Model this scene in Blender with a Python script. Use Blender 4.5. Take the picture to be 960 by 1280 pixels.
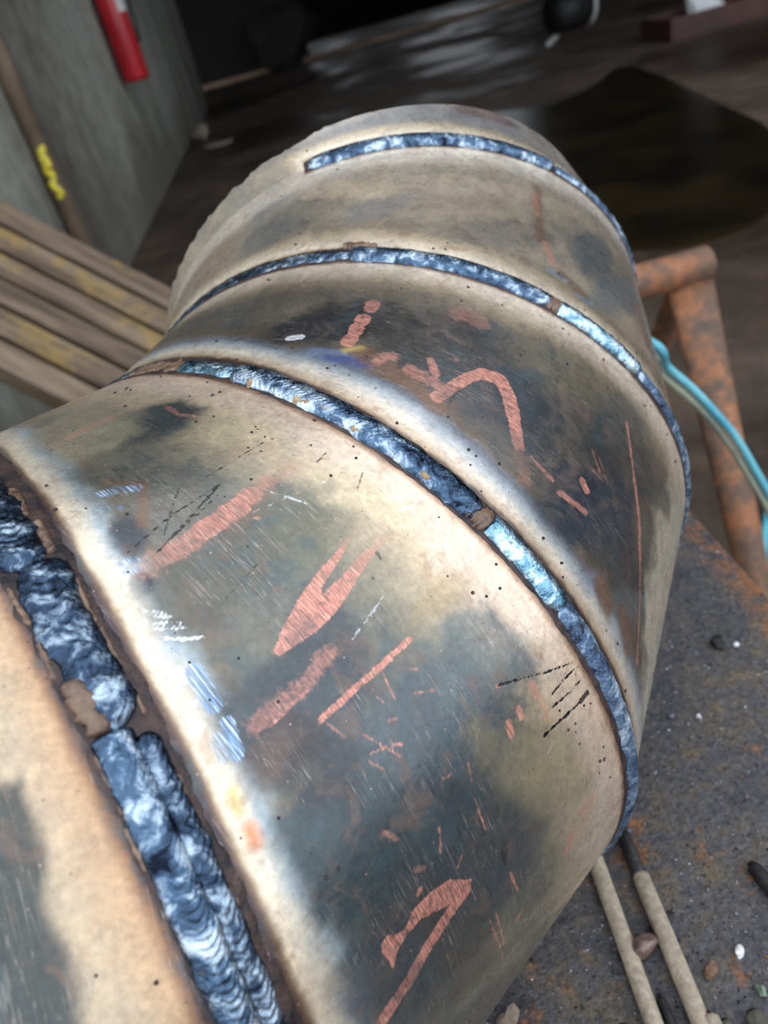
import bpy, bmesh, math, random
import numpy as np
from mathutils import Vector, Matrix
for o in list(bpy.data.objects): bpy.data.objects.remove(o, do_unlink=True)
S = bpy.context.scene
COL = S.collection

# ------------------------------------------------------------------ camera
CAM = Vector((0.0, 0.0, 0.65))
cd = bpy.data.cameras.new('camera'); cam = bpy.data.objects.new('camera', cd); COL.objects.link(cam)
rt, dn, fw = (0.9631029, -0.1493705, -0.2238777), (-0.2691334, -0.5345276, -0.8011539), (0.0, 0.8318466, -0.5550056)
cam.matrix_world = Matrix(((rt[0], -dn[0], -fw[0], CAM[0]), (rt[1], -dn[1], -fw[1], CAM[1]), (rt[2], -dn[2], -fw[2], CAM[2]), (0, 0, 0, 1)))
cd.sensor_fit = 'VERTICAL'; cd.sensor_height = 36; cd.sensor_width = 27; cd.lens = 36 * 946.86 / 1280
cd.clip_start = 0.01; cd.clip_end = 200
cd.dof.use_dof = True; cd.dof.focus_distance = 0.136; cd.dof.aperture_fstop = 21.0
S.camera = cam

# ------------------------------------------------------------------ light
S.view_settings.view_transform = 'Standard'; S.view_settings.look = 'None'
S.view_settings.exposure = 0.16; S.view_settings.gamma = 1.0; S.view_settings.use_curve_mapping = False
wd = bpy.data.worlds.new('overcast'); S.world = wd; wd.use_nodes = True
bg = wd.node_tree.nodes['Background']; bg.inputs['Color'].default_value = (0.86, 0.92, 1.0, 1); bg.inputs['Strength'].default_value = 2.1

# ------------------------------------------------------------------ helpers
def lin(c):
    f = lambda v: (v / 255 / 12.92) if v / 255 <= 0.04045 else ((v / 255 + 0.055) / 1.055) ** 2.4
    return tuple(f(v) for v in c)
class NT:
    def __init__(s, name):
        s.m = bpy.data.materials.new(name); s.m.use_nodes = True; s.t = s.m.node_tree; s.n = s.t.nodes
        s.b = s.n['Principled BSDF']
    def add(s, typ, **kw):
        n = s.n.new(typ)
        for k, v in kw.items(): setattr(n, k, v)
        return n
    def link(s, a, b): s.t.links.new(a, b)
    def put(s, sock, v):
        if hasattr(v, 'is_linked') or isinstance(v, bpy.types.NodeSocket): s.link(v, sock)
        elif isinstance(v, (tuple, list)) and len(v) == 3 and sock.type == 'RGBA': sock.default_value = (*v, 1)
        else: sock.default_value = v
    def coord(s, which='Object'):
        return s.add('ShaderNodeTexCoord').outputs[which]
    def mapping(s, vec, scale=(1, 1, 1), rot=(0, 0, 0)):
        m = s.add('ShaderNodeMapping'); s.link(vec, m.inputs['Vector']); m.inputs['Scale'].default_value = scale; m.inputs['Rotation'].default_value = rot
        return m.outputs[0]
    def noise(s, vec, scale, detail=4, rough=0.6, dist=0.0):
        n = s.add('ShaderNodeTexNoise'); s.link(vec, n.inputs['Vector']); n.inputs['Scale'].default_value = scale
        n.inputs['Detail'].default_value = detail; n.inputs['Roughness'].default_value = rough; n.inputs['Distortion'].default_value = dist
        return n.outputs['Fac']
    def vor(s, vec, scale, out='Distance', rnd=1.0):
        n = s.add('ShaderNodeTexVoronoi'); s.link(vec, n.inputs['Vector']); n.inputs['Scale'].default_value = scale; n.inputs['Randomness'].default_value = rnd
        return n.outputs[out]
    def math(s, op, a, b=0.0, clamp=False):
        n = s.add('ShaderNodeMath', operation=op, use_clamp=clamp); s.put(n.inputs[0], a); s.put(n.inputs[1], b); return n.outputs[0]
    def rng(s, v, a, b, c=0.0, d=1.0, smooth=True):
        n = s.add('ShaderNodeMapRange'); n.interpolation_type = 'SMOOTHSTEP' if smooth else 'LINEAR'
        s.put(n.inputs['Value'], v); 
        for k, q in zip(('From Min', 'From Max', 'To Min', 'To Max'), (a, b, c, d)): n.inputs[k].default_value = q
        return n.outputs['Result']
    def mix(s, f, a, b, mode='MIX'):
        n = s.add('ShaderNodeMix', data_type='RGBA', blend_type=mode); n.clamp_factor = True
        s.put(n.inputs[0], f); s.put(n.inputs[6], a); s.put(n.inputs[7], b); return n.outputs[2]
    def ramp(s, v, stops):
        n = s.add('ShaderNodeValToRGB'); s.link(v, n.inputs[0]); e = n.color_ramp.elements
        while len(e) < len(stops): e.new(0.5)
        for k, (p, c) in zip(e, stops): k.position = p; k.color = (*c, 1)
        return n.outputs[0]
    def attr(s, name):
        n = s.add('ShaderNodeAttribute'); n.attribute_name = name; return n
    def sep(s, col):
        n = s.add('ShaderNodeSeparateColor'); s.link(col, n.inputs[0]); return n.outputs
    def bump(s, h, strength=0.3, dist=0.001):
        n = s.add('ShaderNodeBump'); s.link(h, n.inputs['Height']); n.inputs['Strength'].default_value = strength; n.inputs['Distance'].default_value = dist
        s.link(n.outputs[0], s.b.inputs['Normal']); return n
    def bs(s, **kw):
        for k, v in kw.items(): s.put(s.b.inputs[k.replace('_', ' ')], v)
        return s.m
def simple(name, col, col2, scale, rough=0.7, metal=0.0, bump=0.2, bdist=0.001, detail=5, lo=0.35, hi=0.65, bscale=None):
    t = NT(name); v = t.coord(); n = t.noise(v, scale, detail)
    c = t.ramp(n, [(lo, lin(col)), (hi, lin(col2))])
    t.bs(Base_Color=c, Roughness=rough, Metallic=metal)
    t.bump(t.noise(v, (bscale or scale * 4), 3), bump, bdist)
    return t.m
def mesh(name, verts, faces, mat, parent=None, smooth=True, org=None):
    me = bpy.data.meshes.new(name); me.from_pydata([tuple(v) for v in verts], [], faces); me.update()
    return link(name, me, mat, parent, smooth)
def link(name, me, mat, parent=None, smooth=True):
    if mat and not me.materials: me.materials.append(mat)
    if smooth: me.shade_smooth()
    o = bpy.data.objects.new(name, me); COL.objects.link(o)
    if parent: o.parent = parent
    return o
def tag(o, label=None, cat=None, group=None, kind=None):
    if label: o['label'] = label
    if cat: o['category'] = cat
    if group: o['group'] = group
    if kind: o['kind'] = kind
    return o
def empty(name, loc=(0, 0, 0)):
    o = bpy.data.objects.new(name, None); o.location = loc; COL.objects.link(o); o.empty_display_size = 0.05; return o
def tube(path, rad, n=16, caps=True, closed=False):
    """verts, faces of a tube along a path; rad a number or list or list of (rx, ry)"""
    P = [Vector(p) for p in path]; V = []; F = []
    up = Vector((0, 0, 1)); prev = None
    for i, p in enumerate(P):
        d = (P[min(i + 1, len(P) - 1)] - P[max(i - 1, 0)]).normalized()
        if prev is None:
            a = d.cross(up) if abs(d.z) < 0.95 else d.cross(Vector((0, 1, 0)))
        else: a = prev - d * prev.dot(d)
        a.normalize(); b = d.cross(a); prev = a
        r = rad[i] if isinstance(rad, (list, tuple)) else rad
        rx, ry = r if isinstance(r, (list, tuple)) else (r, r)
        for k in range(n):
            t = 2 * math.pi * k / n; V.append(p + a * rx * math.cos(t) + b * ry * math.sin(t))
    for i in range(len(P) - 1):
        for k in range(n):
            F.append((i * n + k, i * n + (k + 1) % n, (i + 1) * n + (k + 1) % n, (i + 1) * n + k))
    if caps:
        F.append(tuple(range(n))[::-1]); F.append(tuple((len(P) - 1) * n + k for k in range(n)))
    return V, F
def spline(pts, m=8):
    P = [Vector(p) for p in pts]; out = []
    for i in range(len(P) - 1):
        a, b, c, d = P[max(i - 1, 0)], P[i], P[i + 1], P[min(i + 2, len(P) - 1)]
        for k in range(m):
            t = k / m
            out.append(0.5 * ((2 * b) + (c - a) * t + (2 * a - 5 * b + 4 * c - d) * t * t + (3 * b - a - 3 * c + d) * t ** 3))
    out.append(P[-1]); return out
def box_bm(bm, c, s, M=None):
    r = bmesh.ops.create_cube(bm, size=1.0)
    for v in r['verts']:
        p = Vector((v.co.x * s[0], v.co.y * s[1], v.co.z * s[2])); 
        if M: p = M @ p
        v.co = p + Vector(c)
    return r['verts']
def box(name, c, s, mat, parent=None, bevel=0.0, M=None, org=(0, 0, 0), seg=2):
    bm = bmesh.new(); box_bm(bm, Vector(c) - Vector(org), s, M)
    if bevel: bmesh.ops.bevel(bm, geom=bm.edges[:], offset=bevel, segments=seg, affect='EDGES', profile=0.6)
    me = bpy.data.meshes.new(name); bm.to_mesh(me); bm.free()
    return link(name, me, mat, parent, smooth=False)
def lump_mesh(name, size, seed, sub=2, rough=0.35, flat=0.0):
    rnd = random.Random(seed); bm = bmesh.new(); bmesh.ops.create_icosphere(bm, subdivisions=sub, radius=1.0)
    ph = [(Vector((rnd.gauss(0, 1), rnd.gauss(0, 1), rnd.gauss(0, 1))).normalized(), rnd.uniform(0.5, 1.0)) for _ in range(7)]
    for v in bm.verts:
        d = v.co.normalized(); r = 1.0
        for n, w in ph:
            k = d.dot(n)
            if k > w * 0.75: r *= (w * 0.75 / k) ** (rough * 2)
        r *= 1 + rnd.uniform(-1, 1) * rough * 0.12
        v.co = Vector((d.x * r * size[0], d.y * r * size[1], d.z * r * size[2]))
    z = min(v.co.z for v in bm.verts)
    for v in bm.verts: v.co.z -= z * 0.92
    me = bpy.data.meshes.new(name); bm.to_mesh(me); bm.free(); return me

# numpy value noise
def _h(ix, iy, seed):
    n = (ix * 374761393 + iy * 668265263 + seed * 974634541) & 0xffffffff
    n = ((n ^ (n >> 13)) * 1274126177) & 0xffffffff
    return ((n ^ (n >> 16)) & 0xffff) / 65535.0
def vnoise(x, y, seed=0, octs=3):
    out = np.zeros_like(x, dtype=float); a = 1.0; tot = 0
    for o in range(octs):
        xx, yy = x * 2 ** o, y * 2 ** o
        ix, iy = np.floor(xx).astype(np.int64), np.floor(yy).astype(np.int64); fx, fy = xx - ix, yy - iy
        fx, fy = fx * fx * (3 - 2 * fx), fy * fy * (3 - 2 * fy)
        v = (_h(ix, iy, seed + o) * (1 - fx) + _h(ix + 1, iy, seed + o) * fx) * (1 - fy) + (_h(ix, iy + 1, seed + o) * (1 - fx) + _h(ix + 1, iy + 1, seed + o) * fx) * fy
        out += a * v; tot += a; a *= 0.55
    return out / tot

# ------------------------------------------------------------------ materials
def mat_pipe():
    t = NT('heat_tinted_steel'); v = t.coord()
    tint = t.attr('tint').outputs['Color']
    mk, st = t.attr('mask'), t.attr('strength')
    m, s = t.sep(mk.outputs['Color']), t.sep(st.outputs['Color'])
    n1 = t.noise(v, 900, 4, 0.65); n2 = t.noise(v, 220, 4, 0.6); n3 = t.noise(v, 60, 5, 0.62)
    col = t.mix(1.0, tint, t.ramp(n1, [(0.3, (0.80, 0.80, 0.80)), (0.7, (1.16, 1.16, 1.16))]), 'MULTIPLY')
    col = t.mix(1.0, col, t.ramp(n2, [(0.3, (0.86, 0.87, 0.9)), (0.7, (1.12, 1.11, 1.08))]), 'MULTIPLY')
    sv = t.attr('surf').outputs['Vector']
    # brownish dust mottling on the dark scale, fine rubbing scratches
    mot = t.noise(sv, 0.16, 6, 0.72, 0.8)
    lum = t.add('ShaderNodeRGBToBW'); t.link(tint, lum.inputs[0])
    darkz = t.rng(lum.outputs[0], 0.10, 0.28, 1, 0)
    col = t.mix(t.math('MULTIPLY', t.math('MULTIPLY', t.rng(mot, 0.50, 0.66), darkz), 0.55), col, lin((112, 92, 82)))
    col = t.mix(t.math('MULTIPLY', t.math('MULTIPLY', t.rng(t.noise(sv, 0.11, 5, 0.65, 0.5), 0.52, 0.66), darkz), 0.5), col, lin((62, 84, 90)))
    col = t.mix(t.math('MULTIPLY', t.math('MULTIPLY', t.rng(t.noise(sv, 0.22, 6, 0.7, 0.4), 0.54, 0.68), t.rng(lum.outputs[0], 0.2, 0.4)), 0.4), col, lin((150, 112, 80)))
    def scr(ang, sx, sy, wd):
        n = t.noise(t.mapping(sv, (sx, sy, 1), (0, 0, ang)), 1.0, 2, 0.5)
        return t.rng(t.math('ABSOLUTE', t.math('SUBTRACT', n, 0.5)), 0.0, wd, 1, 0)
    gate = t.rng(t.noise(sv, 0.09, 3), 0.48, 0.60); gate2 = t.rng(t.noise(sv, 0.07, 3, 0.5, 0.3), 0.50, 0.62)
    s1 = t.math('MULTIPLY', scr(0.5, 0.05, 1.3, 0.012), gate); s2 = t.math('MULTIPLY', scr(-0.9, 0.06, 1.1, 0.010), gate2); s3 = t.math('MULTIPLY', scr(1.9, 0.08, 1.0, 0.010), gate)
    col = t.mix(t.math('MULTIPLY', s1, 0.40), col, lin((190, 180, 170))); col = t.mix(t.math('MULTIPLY', s2, 0.30), col, lin((176, 140, 124))); col = t.mix(t.math('MULTIPLY', s3, 0.4), col, lin((50, 46, 44)))
    # spatter specks
    vw = t.mapping(v, (1, 1, 1), (0.2, 0.7, 0.4)); spd = t.vor(v, 460); spc = t.sep(t.vor(v, 460, 'Color'))
    sp = t.math('MULTIPLY', t.rng(t.math('ADD', spd, t.math('MULTIPLY', n1, 0.3)), 0.20, 0.30, 1, 0), t.rng(spc[0], 0.84, 0.88))
    sp = t.math('MULTIPLY', sp, t.rng(n3, 0.42, 0.58))
    col = t.mix(t.math('MULTIPLY', sp, 0.85), col, lin((36, 28, 26)))
    spd2 = t.vor(v, 1100); spc2 = t.sep(t.vor(v, 1100, 'Color'))
    sp2 = t.math('MULTIPLY', t.rng(t.math('ADD', spd2, t.math('MULTIPLY', n1, 0.25)), 0.22, 0.36, 1, 0), t.rng(spc2[0], 0.90, 0.93))
    col = t.mix(t.math('MULTIPLY', sp2, 0.6), col, t.mix(t.rng(spc2[1], 0.62, 0.68), lin((44, 38, 36)), lin((196, 160, 144))))
    # copper coloured rubbed marks with ragged edges and fine striation
    edge = t.math('MULTIPLY', t.math('SUBTRACT', n1, 0.5), 0.9)
    cm = t.rng(t.math('ADD', m[0], edge), 0.36, 0.70)
    stri = t.noise(t.mapping(sv, (0.35, 2.6, 1), (0, 0, 0.55)), 1.0, 4, 0.65)
    cc = t.ramp(stri, [(0.30, lin((150, 100, 88))), (0.5, lin((192, 128, 112))), (0.68, lin((226, 172, 154)))])
    rub = t.noise(sv, 0.9, 6, 0.75)
    cm = t.math('MULTIPLY', cm, s[0]); cm = t.math('MULTIPLY', cm, t.math('MULTIPLY', t.rng(rub, 0.34, 0.54, 0.30, 1.0), t.rng(stri, 0.30, 0.50, 0.55, 1.0)))
    col = t.mix(cm, col, cc)
    # bright filed spots
    fil = t.noise(t.mapping(sv, (0.18, 3.2, 1), (0, 0, 0.25)), 1.0, 3, 0.6)
    gm = t.math('MULTIPLY', t.math('MULTIPLY', t.rng(t.math('ADD', m[2], edge), 0.42, 0.58), s[2]), t.rng(fil, 0.34, 0.50, 0.35, 1))
    col = t.mix(gm, col, lin((226, 230, 234)))
    # blue filed spots
    k2 = t.sep(t.attr('mask2').outputs['Color'])
    bl = t.math('MULTIPLY', t.math('MULTIPLY', t.rng(t.math('ADD', k2[0], edge), 0.30, 0.75), k2[1]), t.rng(fil, 0.36, 0.52, 0.15, 1))
    bc = t.ramp(fil, [(0.40, lin((66, 84, 106))), (0.52, lin((112, 144, 178))), (0.62, lin((206, 218, 230)))])
    col = t.mix(bl, col, bc)
    # black scratches
    bm = t.math('MULTIPLY', t.rng(t.math('ADD', m[1], t.math('MULTIPLY', edge, 1.2)), 0.42, 0.60), s[1])
    col = t.mix(bm, col, lin((26, 24, 26)))
    rough = t.math('ADD', t.rng(mot, 0.3, 0.7, 0.20, 0.38), t.math('MULTIPLY', cm, 0.12))
    t.bs(Base_Color=col, Roughness=rough, Metallic=0.55)
    t.b.inputs['Specular IOR Level'].default_value = 0.5; t.b.inputs['Coat Weight'].default_value = 0.35; t.b.inputs['Coat Roughness'].default_value = 0.16
    h = t.math('ADD', t.math('MULTIPLY', n1, 0.35), t.math('ADD', t.math('MULTIPLY', sp, 0.8), t.math('MULTIPLY', bm, -0.9)))
    t.bump(h, 0.22, 0.0005)
    return t.m
def mat_bead(name, dark, mid, light, rough=0.3, metal=0.95):
    t = NT(name); v = t.coord()
    n = t.noise(v, 320, 5, 0.62, 0.6); n2 = t.noise(v, 70, 3, 0.5); g = t.noise(v, 1900, 3, 0.6)
    col = t.ramp(t.math('ADD', t.math('MULTIPLY', n, 0.65), t.math('MULTIPLY', n2, 0.35)), [(0.37, lin(dark)), (0.50, lin(mid)), (0.62, lin(light))])
    sp = t.rng(t.noise(v, 240, 4, 0.7), 0.63, 0.70)
    col = t.mix(t.math('MULTIPLY', sp, 0.7), col, lin((70, 58, 52)))
    t.bs(Base_Color=col, Metallic=metal, Roughness=t.rng(n, 0.3, 0.7, rough - 0.08, rough + 0.12))
    t.bump(t.math('ADD', t.math('MULTIPLY', g, 0.5), t.math('ADD', t.math('MULTIPLY', n, 0.5), t.noise(v, 900, 4, 0.7))), 0.5, 0.0005)
    return t.m
PIPE = mat_pipe()
BEAD = mat_bead('weld_steel_blue', (20, 26, 40), (78, 102, 128), (198, 216, 230), 0.20)
BEAD_B = mat_bead('weld_steel_bright', (44, 74, 98), (126, 172, 198), (224, 240, 246), 0.18)
BEAD_D = mat_bead('weld_steel_dark', (16, 22, 34), (60, 78, 100), (168, 188, 206), 0.21)
BEAD_M = mat_bead('weld_steel_dull_lightened', (34, 46, 70), (96, 122, 152), (190, 208, 224), 0.30, 0.6)  # lighter bead colour, making up light on passes turned from the sky
SEAM = simple('weld_margin_oxide', (32, 28, 34), (74, 58, 52), 260, 0.5, 0.35, 0.5, 0.0006)
SLAG = simple('brown_glassy_slag', (70, 54, 46), (130, 104, 84), 300, 0.3, 0.0, 0.4, 0.0006)
SLAG_T = simple('tan_slag_chip', (116, 96, 74), (168, 146, 112), 400, 0.45, 0.0, 0.4, 0.0005)
SPAT = simple('spatter_oxide', (30, 26, 28), (70, 62, 60), 500, 0.4, 0.4, 0.2, 0.0004)
def mat_floor():
    t = NT('wet_workshop_floor'); v = t.coord()
    n = t.noise(v, 0.9, 6, 0.6, 0.4); n2 = t.noise(v, 7, 6, 0.65); n3 = t.noise(v, 60, 4)
    c = t.ramp(t.math('ADD', t.math('MULTIPLY', n, 0.6), t.math('MULTIPLY', n2, 0.4)), [(0.36, lin((40, 31, 25))), (0.5, lin((68, 55, 45))), (0.66, lin((106, 88, 72)))])
    c = t.mix(1.0, c, t.ramp(n3, [(0.3, (0.7, 0.7, 0.7)), (0.7, (1.2, 1.2, 1.2))]), 'MULTIPLY')
    t.bs(Base_Color=c, Roughness=t.rng(n, 0.38, 0.58, 0.38, 0.8)); t.bump(n2, 0.25, 0.01); return t.m
def mat_table():
    t = NT('sooty_steel_plate'); v = t.coord()
    n = t.noise(v, 26, 6, 0.62, 0.5); n2 = t.noise(v, 140, 5, 0.65); g = t.noise(v, 900, 3)
    c = t.ramp(t.math('ADD', t.math('MULTIPLY', n, 0.55), t.math('MULTIPLY', n2, 0.45)), [(0.34, lin((40, 40, 44))), (0.48, lin((76, 75, 78))), (0.58, lin((92, 84, 74))), (0.7, lin((122, 104, 78)))])
    rust = t.rng(t.math('ADD', t.math('MULTIPLY', t.noise(v, 34, 6, 0.7), 0.6), t.math('MULTIPLY', n2, 0.4)), 0.56, 0.66)
    c = t.mix(t.math('MULTIPLY', rust, 0.75), c, t.ramp(g, [(0.3, lin((108, 66, 34))), (0.7, lin((176, 110, 48)))]))
    sx = t.add('ShaderNodeSeparateXYZ'); t.link(v, sx.inputs[0])
    ed = t.math('MULTIPLY', t.rng(sx.outputs[0], 0.262, 0.276), t.rng(n2, 0.4, 0.52))
    c = t.mix(t.math('MULTIPLY', ed, 0.7), c, lin((140, 90, 48)))
    gr = t.noise(v, 480, 5, 0.75); c = t.mix(1.0, c, t.ramp(gr, [(0.30, (0.35, 0.35, 0.38)), (0.5, (0.95, 0.95, 0.95)), (0.70, (1.6, 1.6, 1.65))]), 'MULTIPLY')
    gl = t.vor(v, 520); gc = t.sep(t.vor(v, 520, 'Color'))
    sp = t.math('MULTIPLY', t.rng(gl, 0.12, 0.26, 1, 0), t.rng(gc[0], 0.80, 0.84))
    c = t.mix(t.math('MULTIPLY', sp, 0.7), c, t.mix(gc[1], lin((20, 20, 24)), lin((150, 156, 168))))
    t.bs(Base_Color=c, Roughness=t.rng(n2, 0.3, 0.7, 0.45, 0.8), Metallic=0.15)
    t.bump(t.math('ADD', t.math('ADD', n2, g), t.math('MULTIPLY', sp, 1.5)), 0.5, 0.001); return t.m
def mat_rust():
    t = NT('rusty_tube'); v = t.coord(); n = t.noise(v, 45, 6, 0.65); n2 = t.noise(v, 300, 4)
    c = t.ramp(n, [(0.34, lin((78, 64, 56))), (0.48, lin((106, 80, 62))), (0.6, lin((146, 94, 60))), (0.72, lin((140, 118, 104)))])
    c = t.mix(1.0, c, t.ramp(n2, [(0.3, (0.8, 0.8, 0.8)), (0.7, (1.15, 1.15, 1.15))]), 'MULTIPLY')
    t.bs(Base_Color=c, Roughness=0.65, Metallic=0.1); t.bump(n2, 0.3, 0.001); return t.m
def mat_wall():
    t = NT('grey_render'); v = t.coord(); n = t.noise(t.mapping(v, (1, 1, 0.35)), 1.6, 6, 0.6, 0.3); n2 = t.noise(v, 14, 5, 0.6)
    c = t.ramp(t.math('ADD', t.math('MULTIPLY', n, 0.65), t.math('MULTIPLY', n2, 0.35)), [(0.36, lin((98, 94, 86))), (0.5, lin((138, 138, 128))), (0.64, lin((170, 174, 164)))])
    sx = t.add('ShaderNodeSeparateXYZ'); t.link(v, sx.inputs[0])
    low = t.math('MULTIPLY', t.rng(t.math('ADD', sx.outputs[2], t.math('MULTIPLY', t.math('SUBTRACT', n, 0.5), 1.2)), 0.1, 0.55, 1, 0), 0.55)
    c = t.mix(low, c, lin((66, 56, 48)))
    t.bs(Base_Color=c, Roughness=0.85); t.bump(n2, 0.3, 0.01); return t.m
def mat_plank():
    t = NT('dirty_painted_plank'); oi = t.add('ShaderNodeObjectInfo'); va = t.add('ShaderNodeVectorMath'); t.link(t.coord(), va.inputs[0]); vs = t.add('ShaderNodeVectorMath', operation='SCALE'); t.link(oi.outputs['Location'], vs.inputs[0]); vs.inputs['Scale'].default_value = 7.3; t.link(vs.outputs[0], va.inputs[1]); v = va.outputs[0]; n = t.noise(t.mapping(v, (1, 8, 8)), 6, 5, 0.6); p = t.noise(v, 5, 4, 0.6); g = t.noise(v, 70, 4)
    c = t.ramp(n, [(0.32, lin((74, 60, 48))), (0.52, lin((112, 95, 78))), (0.7, lin((140, 124, 104)))])
    c = t.mix(t.math('MULTIPLY', t.rng(t.math('ADD', p, t.math('MULTIPLY', t.math('SUBTRACT', g, 0.5), 0.3)), 0.56, 0.68), 0.5), c, lin((160, 130, 62)))
    t.bs(Base_Color=c, Roughness=0.75); t.bump(n, 0.2, 0.004); return t.m
def mat_post():
    t = NT('brown_wall_pipe_paint'); v = t.coord(); n = t.noise(v, 12, 5)
    c = t.ramp(n, [(0.3, lin((104, 88, 74))), (0.7, lin((150, 132, 112)))])
    t.bs(Base_Color=c, Roughness=0.7); return t.m
FLOOR, TABLE, RUST, WALLM, PLANK, POST = mat_floor(), mat_table(), mat_rust(), mat_wall(), mat_plank(), mat_post()
YEL = simple('yellow_paint_daub', (206, 190, 40), (226, 212, 84), 30, 0.6)
RED = simple('red_enamel', (160, 20, 30), (190, 34, 44), 6, 0.35, 0, 0.05)
WHITE = simple('dull_white', (190, 190, 186), (226, 226, 222), 12, 0.6)
BLACK = simple('black_rubber', (18, 18, 18), (34, 32, 32), 30, 0.6)
DARK = simple('near_black_wall', (14, 12, 12), (30, 26, 24), 2, 0.9)  # one near-black tone for the far walls and scrap heap
ROOFM = simple('dark_roof_sheet', (34, 32, 30), (52, 48, 44), 2, 0.8)
COAT = simple('electrode_flux_coating', (140, 128, 110), (178, 166, 146), 500, 0.8, 0, 0.35, 0.0006)
COAT_D = simple('dark_flux_coating', (66, 64, 58), (98, 94, 84), 500, 0.8, 0, 0.35, 0.0006)
BURNT = simple('burnt_rod_tip', (24, 24, 26), (56, 54, 54), 500, 0.55, 0.4, 0.3, 0.0005)
def mat_grit():
    t = NT('soot_grit'); v = t.coord(); c = t.sep(t.vor(v, 900, 'Color'))
    col = t.ramp(c[0], [(0.0, lin((26, 26, 30))), (0.45, lin((66, 66, 74))), (0.8, lin((104, 106, 116))), (0.93, lin((150, 156, 170))), (1.0, lin((230, 234, 240)))])
    return t.bs(Base_Color=col, Roughness=0.3, Metallic=0.4)
GRIT = mat_grit()
LUMPM = simple('shiny_brown_slag', (78, 62, 56), (136, 116, 108), 180, 0.22, 0.2, 0.3, 0.0008)
CHIPB = simple('brown_chip', (92, 70, 54), (128, 100, 78), 300, 0.7)
CHIPW = simple('pale_chip', (196, 198, 200), (236, 238, 240), 300, 0.35)
CHIPG = simple('green_glassy_chip', (70, 88, 74), (128, 146, 126), 300, 0.3)
CYAN = simple('cyan_hose_rubber', (60, 150, 176), (112, 186, 196), 40, 0.45)
TAN = simple('dusty_grey_hose_rubber', (104, 118, 108), (150, 152, 132), 40, 0.55)
PUD = None
def mat_puddle():
    t = NT('oily_puddle'); v = t.coord(); n = t.noise(v, 3.5, 5, 0.6, 0.6)
    t.bs(Base_Color=t.ramp(n, [(0.42, lin((18, 13, 8))), (0.65, lin((42, 34, 18)))]), Roughness=0.3); return t.m
PUD = mat_puddle()


# ------------------------------------------------------------------ setting
def struct(o, label, cat): return tag(o, label, cat, kind='structure')
struct(box('floor', (3, 12, -0.05), (24, 56, 0.1), FLOOR), 'dark brown wet workshop floor', 'floor')
struct(box('wall_left', (-0.8, 5.2, 1.65), (0.2, 10.0, 3.3), WALLM), 'grey rendered wall behind the fire extinguisher', 'wall')
bmw = bmesh.new()
for c, s in (((-2.2, 13.9, 1.65), (6.0, 0.2, 3.3)), ((7.1, 13.9, 1.65), (5.4, 0.2, 3.3)), ((2.6, 13.9, 2.9), (3.6, 0.2, 0.8))): box_bm(bmw, c, s)
mw = bpy.data.meshes.new('wall_back'); bmw.to_mesh(mw); bmw.free()
struct(link('wall_back', mw, DARK, smooth=False), 'dark wall at the far end of the workshop', 'wall')
struct(box('wall_side', (-5.2, 15.9, 1.65), (0.2, 12.6, 3.3), DARK), 'dark side wall beyond the grey wall', 'wall')
struct(box('wall_right', (9.8, 11.4, 1.65), (0.2, 21.4, 3.3), DARK), 'dark wall on the far right side of the workshop', 'wall')
struct(box('ceiling', (2.3, 12.15, 3.4), (15.4, 20.3, 0.2), ROOFM), 'dark sheet roof over the workshop', 'ceiling')  # out of view; front edge and far end set for the daylight
struct(box('trim_1', (2.3, 13.62, 0.03), (15.0, 0.16, 0.06), simple('kerb_concrete', (120, 96, 80), (150, 126, 106), 3, 0.8)), 'pale kerb along the foot of the far wall', 'kerb')
bmw = bmesh.new()  # added unseen wall that dims the sky behind the far opening
for c, s in (((2.3, 22.2, 0.8), (15.0, 0.2, 1.6)), ((2.3, 22.2, 3.05), (15.0, 0.2, 0.5)), ((-2.6, 22.2, 2.2), (5.0, 0.2, 1.2)), ((3.0, 22.2, 2.2), (1.6, 0.2, 1.2)), ((8.2, 22.2, 2.2), (3.2, 0.2, 1.2))): box_bm(bmw, c, s)
mw = bpy.data.meshes.new('wall_rear'); bmw.to_mesh(mw); bmw.free()
struct(link('wall_rear', mw, DARK, smooth=False), 'added dark wall beyond the far opening, with gaps for daylight', 'wall')
# puddle
pud = [(0.55, 3.2), (1.019, 4.243), (1.24, 4.133), (1.405, 4.129), (1.624, 4.264), (1.90, 4.62), (1.95, 4.42), (1.81, 3.68), (1.67, 3.07), (1.55, 2.55), (1.3, 2.0), (1.0, 1.72), (0.75, 1.78), (0.65, 2.1), (0.58, 2.65)]
pp = spline([(x, y, 0) for x, y in pud + pud[:1]], 6)[:-1]; n = len(pp)
V = [(p.x, p.y, 0.0) for p in pp] + [((p.x - 1.2) * 0.985 + 1.2, (p.y - 3.2) * 0.985 + 3.2, 0.001) for p in pp]
o = mesh('puddle', V, [(i, (i + 1) % n, n + (i + 1) % n, n + i) for i in range(n)] + [tuple(range(n, 2 * n))], PUD, smooth=False)
tag(o, 'dark olive oily puddle on the workshop floor', 'puddle', kind='stuff')


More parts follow.
